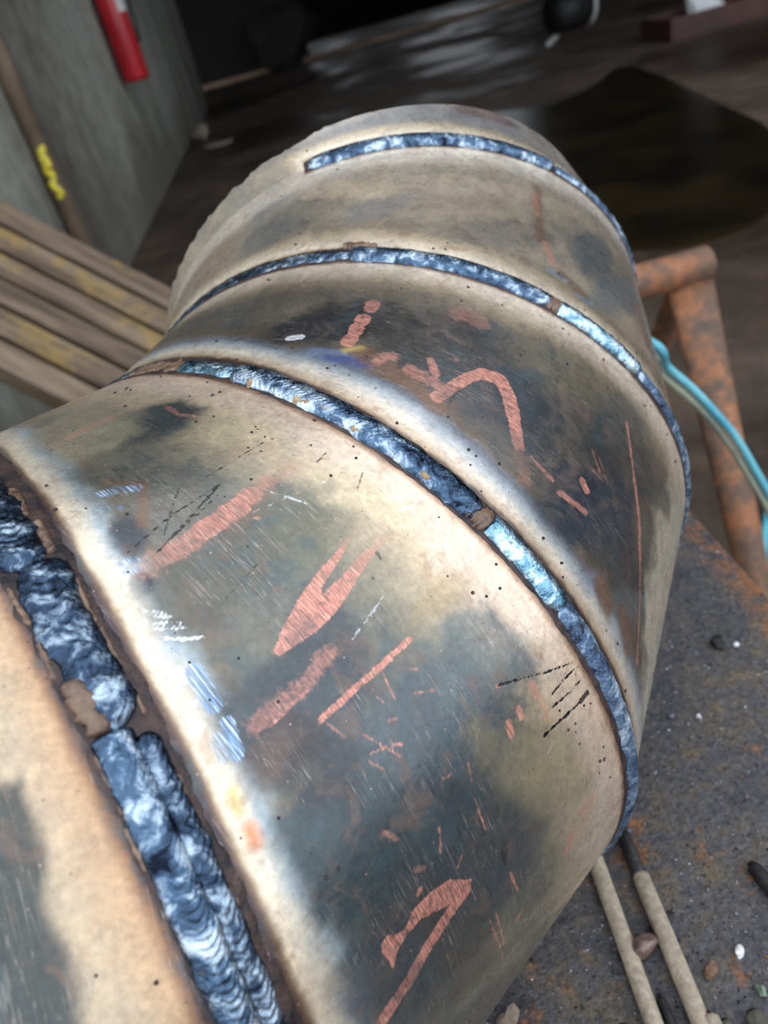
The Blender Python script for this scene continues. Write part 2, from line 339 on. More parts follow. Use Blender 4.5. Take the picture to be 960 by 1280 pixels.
# ------------------------------------------------------------------ the mitred elbow
# its bend lies in a plane of its own frame: X radial, Y tangential, Z normal (millimetres)
R, RB, TH, WALL = 84.0, 176.15, 0.360912, 7.0
EC = np.array([226.600, -13.444, 183.182])                       # elbow frame point that sits at CAM
EM = np.array([[0.3506671, 0.8492033, 0.3948244], [-0.7887129, 0.4951146, -0.3644083], [-0.5049401, -0.1836171, 0.843398]])
def to_world(X): return ((X - EC) @ EM.T) / 1000.0 + np.array([0, 0, 0.65])
def seg_frame(s):
    m = (s - 0.5) * TH
    return np.array([math.cos(m), math.sin(m), 0]), np.array([-math.sin(m), math.cos(m), 0])
def seg_pt(s, ph, t, r=R):
    e, u = seg_frame(s); ph, t = np.asarray(ph, float), np.asarray(t, float)
    return (RB + r * np.cos(ph))[..., None] * e + (r * np.sin(ph))[..., None] * np.array([0, 0, 1.0]) + t[..., None] * u
def lim(ph, r=R): return (RB + r * np.cos(ph)) * math.tan(TH / 2)
STROKES=[
(1,'bar',1,1.09,[(70.93,-11.7),(71.05,-5.1),(71.03,0.16),(71.18,8.24)]),
(1,'cop',0.5,2.53,[(74.59,-20.02),(74.68,-15.2),(74.75,-9.67),(75.37,-4.48)]),
(1,'cop',0.9,0.57,[(73.74,-18.08),(73.84,-14.68),(74.02,-10.56)]),
(1,'cop',1,0.36,[(67.18,-7.71),(64.78,-5.98),(62.66,-4.45)]),
(1,'cop',1,0.47,[(65.11,-8.22),(64.31,-5.46)]),
(1,'cop',0.9,0.35,[(64.51,-9.08),(62.84,-7.83)]),
(1,'cop',1,0.48,[(64.01,-4.36),(63.34,-2.94)]),
(1,'cop',0.7,0.37,[(70.46,0.89),(67.48,-0.06)]),
(1,'cop',0.8,0.38,[(66.39,3.7),(65.12,6.86)]),
(1,'cop',0.9,0.48,[(66.27,-2.98),(65.75,-1.41)]),
(1,'cop',0.8,0.38,[(68.72,5.06),(68.13,6.25)]),
(1,'cop',0.7,0.24,[(69.38,-2.61),(67.98,-1.83)]),
(1,'cop',0.7,0.35,[(70.17,-11.16),(67.98,-10.13)]),
(1,'cop',1,2.21,[(44.93,-4.86),(44.79,-8.43),(44.39,-11.86),(44.09,-14.56),(43.74,-16.67)]),
(1,'cop',0.9,2.33,[(43.74,-16.67),(43.02,-19.9),(42.77,-22.57),(42.48,-25.55),(42.11,-27.82)]),
(1,'cop',1,1.74,[(55.86,16.11),(54.75,15.67)]),
(1,'cop',1,1.36,[(56.29,19.38),(55.23,19.24)]),
(1,'cop',0.7,2.08,[(57.05,24.61),(55.84,24.29)]),
(1,'cop',0.5,1.26,[(54.86,25.3),(52.16,24.18)]),
(1,'cop',1,0.38,[(52.8,3.34),(48.54,2.89)]),
(1,'cop',0.8,0.49,[(53.55,-4.69),(51.26,-6.36)]),
(1,'cop',0.8,0.37,[(48.17,-4.75),(48.82,-3.01)]),
(1,'cop',1,0.68,[(40.5,4.59),(37.19,5.25)]),
(1,'cop',0.9,0.41,[(38.1,-2.49),(29.36,-1.0)]),
(1,'cop',0.8,0.54,[(37.83,-0.81),(31.59,-0.42)]),
(1,'cop',0.7,0.80,[(36.6,-2.43),(33.73,-1.79)]),
(1,'cop',0.6,1.12,[(32.89,3.46),(32.95,5.19)]),
(1,'cop',1,1.94,[(32.87,19.92),(34.25,21.84)]),
(1,'cop',0.45,2.73,[(35.85,26.21),(35.7,29.7)]),
(1,'cop',0.5,0.64,[(56.27,5.25),(54.51,4.54)]),
(1,'cop',0.6,0.50,[(57.33,-0.38),(57.01,1.48)]),
(1,'cop',0.5,0.93,[(58.1,-12.89),(56.6,-11.77)]),
(1,'cop',0.5,0.84,[(52.21,-11.39),(51.63,-10.05)]),
(1,'cop',0.9,0.83,[(50.01,-12.92),(50.1,-12.1)]),
(1,'cop',0.25,3.55,[(95.49,13.24),(95.45,12.08)]),
(1,'cop',0.45,3.48,[(95.45,8.12),(95.39,7.34)]),
(1,'cop',0.75,3.54,[(94.96,4.37),(94.94,2.99)]),
(1,'cop',0.85,3.85,[(94.47,1.08),(94.33,-1.39)]),
(1,'cop',0.85,3.75,[(94.19,-3.79),(94.2,-6.91)]),
(1,'cop',0.6,3.89,[(93.97,-9.0),(93.89,-12.78)]),
(1,'cop',0.35,4.03,[(93.98,-14.13),(93.82,-17.8)]),
(1,'cop',0.8,0.51,[(92.16,1.19),(91.88,2.01)]),
(1,'cop',0.45,2.03,[(119.03,-8.33),(119.54,-3.14),(119.22,0.74)]),
(1,'cop',0.5,1.03,[(115.57,9.15),(112.57,8.58),(110.46,10.4)]),
(1,'brn',0.7,1.51,[(103.74,-8.09),(100.98,-10.02),(98.79,-12.89)]),
(1,'brn',0.7,1.04,[(107.1,-11.68),(105.44,-9.55),(103.74,-7.79)]),
(2,'cop',0.8,3.32,[(104.51,6.72),(104.33,4.75)]),
(2,'cop',1,3.42,[(104.29,0.7),(104.18,-0.56)]),
(2,'cop',1,3.36,[(104.15,-3.17),(104.04,-4.38)]),
(2,'cop',0.9,3.31,[(103.92,-6.84),(103.85,-8.68)]),
(2,'cop',1,2.75,[(88.91,-14.77),(87.91,-10.55),(86.45,-4.75),(84.78,-0.83)]),
(2,'cop',1,3.64,[(84.68,-1.28),(82.33,0.1),(80.14,-2.96),(78.3,-7.39)]),
(2,'cop',1,3.05,[(78.3,-7.39),(76.72,-11.87),(76.01,-13.73)]),
(2,'cop',0.3,3.44,[(75.39,-15.17),(73.23,-20.8)]),
(2,'cop',0.6,2.59,[(98.45,-11.76),(98.16,-9.43),(96.93,-8.62)]),
(2,'cop',0.6,3.21,[(94.01,-10.49),(91.83,-10.5),(89.45,-11.24)]),
(2,'brn',0.7,4.78,[(101.44,-10.62),(97.16,-12.95),(92.19,-13.71),(88.48,-16.44)]),
(2,'cop',0.8,1.96,[(92.25,-5.09),(90.53,-8.47)]),
(2,'cop',1,2.15,[(64.65,-8.9),(63.54,-9.76)]),
(2,'cop',0.8,1.61,[(67.59,-16.72),(65.1,-16.02),(62.46,-15.08)]),
(2,'cop',0.6,1.12,[(73.59,-14.41),(69.46,-15.49)]),
(2,'cop',0.7,0.52,[(64.82,1.51),(62.12,-1.84)]),
(2,'cop',0.6,0.52,[(63.32,1.69),(59.92,-2.39)]),
(2,'cop',0.6,0.85,[(63.36,-3.25),(61.37,-3.33)]),
(2,'cop',0.9,1.11,[(59.88,19.86),(57.4,14.4),(54.44,7.76)]),
(2,'cop',1,1.44,[(54.44,7.76),(50.59,0.24),(47.61,-8.1)]),
(2,'cop',0.8,1.04,[(47.61,-8.1),(44.69,-16.04),(40.71,-28.76)]),
(2,'cop',0.4,0.94,[(50.33,8.28),(42.17,8.31)]),
(2,'brn',0.8,5.39,[(55.36,-26.84),(53.46,-28.62)]),
(2,'brn',0.7,4.90,[(48.89,-25.96),(45.38,-30.07)]),
(2,'cop',0.35,5.30,[(92.17,13.77),(88.94,14.26)]),
(2,'cop',0.5,1.33,[(89.14,-1.51),(89.06,-0.8)]),
(3,'cop',0.6,2.19,[(80.41,13.62),(80.32,4.39)]),
(3,'cop',0.8,2.26,[(79.51,-8.42),(78.76,-16.2)]),
(3,'cop',0.9,1.35,[(52.93,-1.57),(52.95,-9.97),(53.33,-21.85)]),
(3,'brn',0.5,4.04,[(76.52,-19.75),(73.31,-23.02)]),
(3,'brn',0.6,3.04,[(79.33,19.07),(80.48,-7.93)]),
(0,'brn',0.9,2.42,[(75.22,19.63),(73.87,20.94)]),
(1,'blk',1,0.27,[(96.6,-17.68),(97.35,-12.66),(97.97,-7.54),(98.33,1.6)]),
(1,'blk',1,0.30,[(94.61,-15.29),(96.1,-8.11),(98.2,0.96)]),
(1,'blk',0.9,0.25,[(95.1,-13.06),(96.39,-4.69),(97.19,-0.08)]),
(1,'blk',0.8,0.25,[(100.15,0.45),(100.46,7.57),(100.6,13.85)]),
(1,'blk',0.7,0.20,[(96.24,-11.67),(100.88,-3.71)]),
(1,'blk',0.8,0.22,[(86.25,-11.66),(86.88,-8.19),(87.55,-3.9)]),
(1,'blk',0.5,0.20,[(105.74,-4.67),(107.23,5.96)]),
(1,'blk',0.8,0.28,[(94.14,17.81),(94.69,20.93)]),
(1,'blk',0.7,0.25,[(88.33,19.31),(89.77,23.04)]),
(1,'blk',1,0.45,[(60.32,17.8),(58.81,22.65),(56.45,30.08),(55.0,35.53)]),
(1,'blk',1,0.49,[(54.14,27.65),(54.32,31.54),(53.98,36.15)]),
(1,'blk',1,0.52,[(52.89,26.42),(52.31,31.74),(52.28,36.16)]),
(1,'blk',1,0.58,[(50.94,22.05),(50.39,28.9),(49.96,36.35)]),
(1,'blk',0.9,1.18,[(50.12,33.64),(50.17,35.95)]),
(1,'cop',1,0.67,[(60.32,17.57),(60.17,18.32)]),
(2,'blk',0.5,0.32,[(87.23,-18.95),(86.88,-8.17)]),
(2,'blk',0.5,0.32,[(87.09,-14.8),(86.06,-3.68)]),
(2,'blk',0.5,0.34,[(86.28,0.53),(85.32,5.52)]),
(3,'blk',0.4,0.41,[(86.21,-7.54),(73.13,-12.57)]),
(3,'blk',0.4,0.45,[(92.08,-4.14),(86.15,-6.38)]),
(3,'blk',0.4,0.40,[(89.52,-15.32),(83.64,-17.21)]),
(2,'blk',0.5,0.32,[(59.9,-23.09),(60.46,-16.98)]),
(1,'blk',0.7,0.40,[(43.75,5.52),(42.36,4.22)]),
(1,'blk',0.6,1.19,[(44.07,4.34),(43.02,4.38)]),
(2,'blk',0.5,0.37,[(75.79,20.78),(75.48,28.95)]),
(1,'blk',0.5,0.43,[(70.39,35.43),(69.34,35.91)]),
(1,'blk',0.6,0.66,[(80.9,13.58),(80.05,13.36)]),
(1,'gri',0.9,0.56,[(86.39,-22.1),(85.28,-20.2),(84.39,-17.88)]),
(1,'gri',0.8,0.34,[(87.71,-22.4),(86.08,-18.9)]),
(1,'gri',0.8,0.34,[(88.43,-22.16),(86.87,-18.99)]),
(1,'gri',0.7,0.34,[(89.17,-21.91),(87.85,-19.42)]),
(1,'gri',0.6,0.34,[(89.91,-21.65),(88.72,-19.83)]),
(1,'blu',1,2.63,[(82.09,-21.98),(80.16,-22.36),(78.64,-22.7)]),
(1,'blu',1,2.16,[(76.36,-22.8),(74.56,-23.71),(73.69,-24.12)]),
(1,'blu',0.7,1.93,[(75.76,-25.09),(74.27,-25.66)]),
(1,'blu',0.8,1.79,[(105.51,-13.88),(104.71,-11.01),(103.65,-8.79)]),
(1,'blu',0.6,1.00,[(103.25,-15.3),(102.34,-13.33)]),
(1,'blu',0.7,0.82,[(95.83,-19.82),(95.18,-17.49)]),
(1,'blu',0.7,0.70,[(94.75,-20.38),(94.21,-18.5)]),
(1,'gol',1,1.58,[(71.28,-27.45),(69.86,-28.04)]),
(1,'ora',1,1.26,[(67.78,-28.38),(66.47,-28.82)]),
(2,'gri',1,2.00,[(112.2,-11.23),(110.79,-10.11)]),
(2,'gol',1,0.98,[(103.38,-11.42),(101.88,-9.13)]),
(3,'blu',0.7,2.41,[(79.41,-20.25),(76.62,-20.87)]),
(3,'blu',0.5,2.01,[(74.43,-25.21),(70.83,-25.85)]),
(1,'gri',0.6,0.28,[(83.07,22.58),(82.42,34.81)]),
(1,'gri',0.5,0.27,[(94.65,6.4),(90.13,10.24)]),
(1,'gri',0.4,0.20,[(92.99,1.74),(90.94,19.92)]),
(1,'gri',0.4,0.28,[(48.39,20.17),(49.5,24.69)]),
(1,'gri',0.4,0.25,[(76.55,9.27),(75.06,-0.06)]),
]
POLYS=[
(0,'drk',0.92,[(81.03,17.66),(80.41,20.08),(80.63,22.61),(77.88,23.04),(73.48,23.26),(70.81,21.71),(66.18,22.81),(60.89,21.94),(64.03,12.9)]),
(1,'cop',1,[(79.02,-11.39),(78.38,-10.92),(78.07,-5.57),(78.13,-0.96),(78.62,2.3),(79.66,6.94),(80.79,12.26),(81.26,17.06),(82.15,16.73),(81.88,10.92),(81.04,5.7),(80.93,2.35),(80.62,0.89),(81.28,1.6),(82.05,4.54),(82.94,8.65),(84.33,13.59),(84.45,12.24),(83.61,7.73),(83.05,3.41),(82.42,-0.53),(81.61,-3.89),(80.28,-8.14)]),
(1,'cop',1,[(45.18,-3.02),(48.04,-7.06),(48.8,-10.73),(49.19,-14.69),(48.33,-17.0),(48.77,-18.77),(49.6,-20.02),(49.56,-21.41),(48.44,-21.8),(47.39,-21.59),(45.92,-21.47),(47.15,-19.86),(47.58,-17.05),(47.39,-14.08),(46.18,-10.61),(45.34,-8.05),(44.91,-5.5)]),
]
ERASE=[
(1,'era',0.55,2.39,[(78.85,-7.36),(78.99,-4.24)]),
(1,'era',0.7,4.51,[(84.11,11.38),(81.19,17.76)]),
(1,'era',0.4,3.38,[(81.83,8.98),(80.67,13.05)]),
(2,'era',0.6,2.22,[(87.99,-11.21),(88.69,-14.24)]),
(1,'era',0.5,1.02,[(93.77,0.22),(92.71,-1.74)]),
(1,'era',0.5,1.01,[(94.85,-2.37),(93.36,-6.35)]),
(1,'era',0.5,0.66,[(95.97,5.65),(93.97,4.84)]),
(1,'era',0.6,0.77,[(95.36,0.51),(93.05,-0.01)]),
(2,'era',0.5,4.74,[(77.2,-13.32),(74.1,-17.13)]),
(1,'era',0.4,1.19,[(43.46,-19.98),(40.96,-18.58)]),
(1,'era',0.4,0.96,[(43.73,-17.98),(41.4,-16.44)]),
(1,'era',0.4,1.18,[(43.24,-22.27),(40.52,-20.69)]),
]

BLOBS=[
(1,(70,76,78),0.9,(113.96,2.71),(111.37,12.75),(109.52,-0.55)),
(1,(92,92,84),0.7,(103.7,-5.99),(96.53,3.54),(101.66,-8.38)),
(1,(84,84,76),0.8,(89.43,-6.66),(89.98,15.22),(84.21,-7.64)),
(1,(100,100,84),0.6,(88.51,10.77),(89.88,29.56),(82.93,10.23)),
(1,(66,72,76),0.9,(73.89,-9.92),(73.92,7.55),(66.69,-8.98)),
(1,(74,84,90),0.85,(60.38,4.51),(56.6,25.76),(50.58,5.23)),
(1,(58,70,74),0.9,(58.81,-17.23),(57.52,-2.15),(48.28,-14.56)),
(1,(66,74,78),0.8,(45.82,-0.66),(44.18,16.36),(32.56,6.25)),
(1,(84,96,98),0.7,(63.71,19.18),(63.16,31.32),(55.55,21.86)),
(1,(150,140,112),0.6,(46.6,21.13),(47.96,30.2),(34.43,32.66)),
(1,(55,50,52),0.5,(67.49,-15.86),(64.15,-9.83),(64.63,-19.04)),
(1,(76,72,70),0.7,(39.88,-12.61),(38.15,-1.44),(27.79,-7.4)),
(1,(70,78,82),0.7,(44.21,-24.74),(43.92,-14.51),(35.62,-21.27)),
(1,(96,112,120),0.6,(62.91,-29.64),(63.51,-26.9),(58.31,-26.79)),
(1,(120,130,138),0.5,(55.95,-31.52),(56.49,-28.83),(52.51,-29.52)),
(1,(46,60,90),0.7,(49.65,-31.12),(49.89,-29.85),(45.51,-28.87)),
(1,(210,192,160),0.7,(85.78,22.46),(76.47,30.09),(83.85,16.23)),
(1,(196,182,150),0.7,(104.44,18.98),(100.95,30.07),(100.6,15.01)),
(1,(170,160,132),0.6,(116.37,-4.96),(115.07,4.77),(111.73,-7.66)),
(1,(150,128,96),0.5,(72.36,19.69),(72.3,29.98),(70.07,19.99)),
(1,(222,180,150),0.4,(65.89,29.07),(62.89,30.82),(65.67,25.68)),
(1,(54,60,66),0.9,(98.53,-15.72),(96.9,-12.86),(95.76,-18.54)),
(1,(50,56,64),0.8,(92.69,-19.54),(92.04,-18.32),(91.64,-20.64)),
(1,(150,136,116),0.7,(122.74,-6.38),(123.14,6.21),(117.2,-9.09)),
(1,(112,84,70),0.5,(93.77,0.22),(94.19,9.18),(91.41,-0.44)),
(1,(58,50,48),0.45,(71.27,-17.66),(71.2,-11.82),(68.2,-17.26)),
(1,(104,86,78),0.45,(71.06,-22.3),(72.8,-15.13),(69.21,-21.11)),
(2,(60,60,62),0.9,(107.37,-3.42),(98.55,5.43),(104.57,-11.26)),
(2,(70,68,66),0.9,(91.31,2.14),(79.79,6.72),(90.32,-9.47)),
(2,(64,68,72),0.9,(79.47,-3.46),(70.01,-2.2),(80.41,-15.84)),
(2,(60,66,74),0.95,(60.61,-12.37),(53.32,-14.31),(67.78,-31.53)),
(2,(120,112,94),0.6,(71.81,17.52),(60.5,20.83),(73.46,5.36)),
(2,(98,104,104),0.8,(39.09,-11.07),(38.82,-16.29),(58.86,-33.36)),
(2,(90,92,90),0.6,(60.78,20.77),(55.43,19.44),(66.98,1.4)),
(2,(120,150,190),0.5,(104.04,-13.96),(97.32,-13.24),(103.56,-16.47)),
(2,(60,70,140),0.6,(101.54,-14.26),(97.22,-13.1),(101.2,-15.98)),
(2,(110,90,110),0.4,(57.89,-26.97),(53.29,-25.03),(58.64,-29.92)),
(2,(160,180,200),0.4,(58.21,-29.53),(56.39,-31.09),(61.67,-36.1)),
(3,(140,126,110),0.5,(97.87,-6.79),(79.69,-1.85),(98.67,-17.69)),
(3,(118,112,104),0.6,(86.3,-9.44),(72.04,0.18),(87.26,-17.84)),
(3,(92,104,112),0.6,(67.62,-0.09),(61.99,-3.63),(75.71,-19.14)),
(3,(124,134,144),0.4,(109.1,-4.05),(100.98,2.17),(108.46,-9.22)),
(3,(150,118,100),0.5,(153.06,17.87),(138.69,-8.23),(154.92,-12.43)),
(3,(110,112,112),0.6,(131.82,-7.05),(124.21,-0.87),(129.21,-14.93)),
(3,(112,124,130),0.6,(62.12,-10.81),(60.95,-18.97),(76.41,-34.33)),
(3,(206,188,160),0.6,(115.26,5.66),(105.0,1.06),(115.18,0.07)),
(4,(196,186,170),0.6,(133.63,-13.6),(123.99,-14.66),(133.23,-19.86)),
(4,(140,140,140),0.6,(97.03,-14.38),(73.97,-13.94),(98.47,-19.45)),
(4,(140,110,104),0.6,(85.37,-12.15),(75.83,-13.61),(87.14,-16.31)),
(3,(100,108,116),0.6,(131.17,20.62),(123.76,30.34),(127.89,10.55)),
(4,(104,80,70),0.5,(89.08,-31.02),(84.88,-29.63),(91.61,-39.64)),
(0,(62,68,68),1,(72.4,18.3),(70.64,24.45),(65.3,16.15)),
(0,(60,64,66),1,(65.11,18.56),(62.8,25.56),(60.18,17.0)),
(0,(70,74,74),1,(78.89,19.66),(78.04,22.91),(76.52,18.99)),
(0,(60,52,52),0.8,(88.37,22.18),(88.08,23.4),(87.23,21.89)),
(0,(186,150,110),0.4,(86.05,27.17),(86.13,29.0),(83.19,27.58)),
]

EXTRA = {'brn': (126, 92, 70), 'gol': (205, 178, 110), 'ora': (226, 140, 96), 'drk': (60, 66, 64)}
# heat tint ramps: distance from the joint in mm -> (sRGB, weight)
RAMP_HI = {0: [(3.6, (46, 38, 42), 1), (4.6, (62, 48, 46), 1), (5.4, (136, 100, 72), 1), (6.8, (180, 148, 116), 1), (12, (184, 164, 138), 1), (18, (180, 164, 138), 1), (25, (166, 156, 132), .9), (34, (140, 134, 116), .6), (44, (110, 108, 96), 0)],
           1: [(2.8, (50, 40, 38), 1), (3.8, (146, 110, 84), 1), (5.2, (226, 200, 176), 1), (10, (218, 198, 176), 1), (16, (194, 174, 146), .95), (23, (158, 146, 122), .8), (34, (118, 114, 100), 0)],
           2: [(2.6, (52, 42, 40), 1), (3.5, (150, 118, 92), 1), (4.6, (236, 220, 200), 1), (8, (216, 200, 178), .95), (13, (166, 150, 126), .75), (21, (116, 108, 94), 0)],
           3: [(2.6, (56, 46, 44), 1), (3.4, (196, 168, 136), 1), (4.6, (244, 232, 214), 1), (9, (226, 214, 198), .95), (14, (178, 168, 152), .75), (20, (140, 134, 124), 0)]}
RAMP_LO = {1: [(4.0, (46, 40, 48), 1), (5.8, (62, 50, 54), 1), (6.5, (118, 92, 72), 1), (7.5, (222, 204, 178), 1), (9.8, (214, 206, 190), 1), (12.2, (160, 174, 180), .9), (15.5, (112, 104, 88), .8), (20, (96, 92, 82), 0)],
           2: [(2.9, (46, 40, 44), 1), (4.0, (104, 80, 62), 1), (5.0, (196, 174, 148), 1), (7.0, (226, 214, 196), 1), (9.5, (176, 182, 184), .9), (11.5, (116, 126, 138), .8), (14, (104, 90, 72), .8), (19, (80, 74, 68), 0)],
           3: [(2.7, (48, 42, 42), 1), (3.5, (196, 168, 132), 1), (4.5, (244, 230, 208), 1), (8, (202, 184, 156), 1), (12, (150, 136, 116), .7), (19, (128, 118, 106), 0)],
           4: [(2.7, (56, 44, 40), 1), (3.5, (204, 174, 140), 1), (4.8, (244, 230, 208), 1), (7.5, (212, 194, 164), 1), (10, (156, 150, 142), .7), (14, (132, 134, 136), 0)]}
BASE = {0: ((74, 78, 76), (120, 114, 102)), 1: ((74, 80, 84), (112, 110, 98)), 2: ((68, 68, 68), (116, 108, 96)), 3: ((142, 134, 122), (182, 168, 148)), 4: ((146, 146, 146), (186, 176, 164))}
BLOBS += [(2, (210, 202, 182), .85, (30, 4), (30, 50), (15, 4)), (3, (176, 180, 178), .6, (34, 4), (34, 40), (18, 4))]  # pale outer edges painted in, lifting the side turned from the light
def ramp_eval(d, rp):
    xs = [r[0] for r in rp]; cs = np.array([lin(r[1]) for r in rp]); ws = [r[2] for r in rp]
    return np.stack([np.interp(d, xs, cs[:, k]) for k in range(3)], -1), np.interp(d, xs, ws)
def sdf_stroke(x, y, pts, w):
    d = np.full(x.shape, 1e9)
    for (ax, ay), (bx, by) in zip(pts[:-1], pts[1:]):
        dx, dy = bx - ax, by - ay; L2 = dx * dx + dy * dy + 1e-9
        k = np.clip(((x - ax) * dx + (y - ay) * dy) / L2, 0, 1)
        d = np.minimum(d, np.hypot(x - ax - k * dx, y - ay - k * dy))
    return d - w / 2
def sdf_poly(x, y, pts):
    d = np.full(x.shape, 1e9); ins = np.zeros(x.shape, bool); n = len(pts)
    for i in range(n):
        (ax, ay), (bx, by) = pts[i], pts[(i + 1) % n]
        d = np.minimum(d, sdf_stroke(x, y, [(ax, ay), (bx, by)], 0))
        c = ((ay > y) != (by > y)) & (x < (bx - ax) * (y - ay) / (by - ay + 1e-12) + ax); ins ^= c
    return np.where(ins, -d, d)
def pipe_colours(s, ph, t):
    """ph (rad), t (mm) flat arrays -> tint rgb, masks, strengths"""
    x = ph * R; dlo = t + lim(ph); dhi = lim(ph) - t
    nz = vnoise(x / 9, t / 9, 11 + s, 4) - 0.5; nz2 = vnoise(x / 26, t / 26, 31 + s, 3) - 0.5; fine = vnoise(x / 2.5, t / 2.5, 51 + s, 3) - 0.5
    a, b = BASE[s]; a, b = np.array(lin(a)), np.array(lin(b))
    k = np.clip(0.5 + 2.2 * nz2 + 0.8 * nz, 0, 1)[:, None]; col = a * (1 - k) + b * k
    wob = 4.5 * nz + 5 * nz2 + 0.9 * fine
    outer = np.interp(np.degrees(ph), [20, 60, 90], [1.35, 1.1, 1.0])
    def blobs(col):
        for sg, c, al, p0, p1, p2 in BLOBS:
            if sg != s: continue
            cx, cy = math.radians(p0[0]) * R, p0[1]
            A = np.array([[math.radians(p1[0]) * R - cx, math.radians(p2[0]) * R - cx], [p1[1] - cy, p2[1] - cy]])
            if abs(np.linalg.det(A)) < 1e-3: continue
            I = np.linalg.inv(A); dx, dy = x - cx, t - cy
            q = np.hypot(I[0, 0] * dx + I[0, 1] * dy, I[1, 0] * dx + I[1, 1] * dy) + 0.9 * nz + 0.35 * fine
            w = (al * np.clip((1.18 - q) / 0.55, 0, 1)); w = (w * w * (3 - 2 * w))[:, None]
            col = col * (1 - w) + np.array(lin(c)) * w
        return col
    def haz(col, cut):
        for rp, d in ((RAMP_HI.get(s), np.where(dhi > 6, 6 + (dhi - 6) / outer, dhi)), (RAMP_LO.get(s), np.where(dlo > 6, 6 + (dlo - 6) / outer, dlo))):
            if rp is None: continue
            if (s == 3 and rp is RAMP_HI.get(3)) or (s == 4 and rp is RAMP_LO.get(4)): d = np.maximum(d, 9.0 * np.clip((np.degrees(ph) - 123) / 6, 0, 1))
            dd = np.where(d > 5, d + wob * np.clip((d - 5) / 8, 0, 1), d + 0.5 * fine * 2)
            c, w = ramp_eval(dd, rp)
            if cut: w = w * np.clip((cut - d) / (cut * 0.35), 0, 1)
            col = col * (1 - w[:, None]) + c * w[:, None]
        return col
    col = haz(col, 0); col = blobs(col); col = haz(col, 13.0 if s else 18.0)
    mask = np.zeros((len(x), 4), np.float32); strg = np.zeros((len(x), 4), np.float32); m2 = np.zeros((len(x), 4), np.float32)
    mask[:, 3] = strg[:, 3] = m2[:, 3] = 1
    CH = {'cop': 0, 'bar': 0, 'blk': 1, 'gri': 2}
    jobs = [(sg, ch, stn, w, p) for sg, ch, stn, w, p in STROKES] + [(sg, ch, stn, None, p) for sg, ch, stn, p in POLYS] + ERASE
    for sg, ch, stn, w, p in jobs:
        if sg != s: continue
        P = [(math.radians(q[0]) * R, q[1]) for q in p]; px, py = [q[0] for q in P], [q[1] for q in P]; g = 4 + (w or 0)
        i = np.nonzero((x > min(px) - g) & (x < max(px) + g) & (t > min(py) - g) & (t < max(py) + g))[0]
        if not len(i): continue
        d = sdf_stroke(x[i], t[i], P, w) if w else sdf_poly(x[i], t[i], P)
        if ch in EXTRA:
            k = (stn * np.clip(0.5 - (d + 1.2 * fine[i]) / 1.6, 0, 1))[:, None]; col[i] = col[i] * (1 - k) + np.array(lin(EXTRA[ch])) * k
            continue
        if ch == 'era':
            strg[i, 0] *= (1 - stn * np.clip(0.5 - (d + 1.5 * fine[i]) / 2.0, 0, 1)); continue
        val = np.clip(0.5 - d / (1.0 if (stn >= 0.9 or (w or 9) < 0.8) else 1.0 + 2.6 * (0.9 - stn) * min(w or 1, 3.0)), 0, 1)
        if ch == 'blu':
            u = val > m2[i, 0]; m2[i[u], 0] = val[u]; m2[i[u], 1] = stn
        else:
            c = CH[ch]; u = val > mask[i, c]; mask[i[u], c] = val[u]; strg[i[u], c] = stn
    return col, mask, strg, m2
def set_attr(me, name, arr):
    at = me.attributes.new(name, 'FLOAT_COLOR', 'POINT'); a = np.ones((len(arr), 4), np.float32); a[:, :arr.shape[1]] = arr
    at.data.foreach_set('color', a.ravel())
def grid_mesh(name, V, nu, nv, closed_u, extra_faces=None, flip=False):
    """V is nu*nv row-major (u major)"""
    iu = np.arange(nu if closed_u else nu - 1); iv = np.arange(nv - 1)
    A, B = np.meshgrid(iu, iv, indexing='ij'); A2 = (A + 1) % nu
    F = np.stack([A * nv + B, A * nv + B + 1, A2 * nv + B + 1, A2 * nv + B], -1).reshape(-1, 4)
    if flip: F = F[:, ::-1]
    if extra_faces is not None: F = np.concatenate([F, extra_faces])
    me = bpy.data.meshes.new(name); me.vertices.add(len(V)); me.vertices.foreach_set('co', V.astype(np.float32).ravel())
    me.loops.add(F.size); me.loops.foreach_set('vertex_index', F.astype(np.int32).ravel())
    me.polygons.add(len(F)); me.polygons.foreach_set('loop_start', np.arange(0, F.size, 4, dtype=np.int32))
    me.update(calc_edges=True); me.validate(); return me
ELB = Vector(tuple(to_world(seg_pt(1, math.radians(-56.7), lim(math.radians(-56.7)))))) 
elbow = empty('pipe_elbow', ELB)
tag(elbow, 'large steel pipe elbow of five welded mitre pieces, heat tinted beside each bead', 'pipe elbow')
ORG = np.array(ELB)
def end_t(s, ph):
    lo, hi = -lim(ph), lim(ph)
    if s == 0: lo = np.full_like(ph, -62.0)
    if s == 4:
        hi = np.full_like(ph, -9.93); dg = np.degrees(ph)
        hi = hi + np.where((dg > 118) & (dg < 200), (vnoise(ph * R / 3.0, ph * 0, 5, 3) - 0.6) * 3.0, (vnoise(ph * R / 8.0, ph * 0, 6, 2) - 0.5) * 0.8)
    return lo, hi
SPEC = {0: (40, 135, 0.42, 240), 1: (-12, 150, 0.42, 210), 2: (0, 165, 0.5, 170), 3: (10, 172, 0.6, 130), 4: (10, 205, 0.7, 40)}
PLAB = {0: 'near end piece of the elbow with a dark patch', 1: 'widest piece, dark slate middle with copper coloured rub marks', 2: 'piece with a copper coloured hooked stroke', 3: 'brownish piece with pale bands', 4: 'short end piece with a ragged cut rim'}
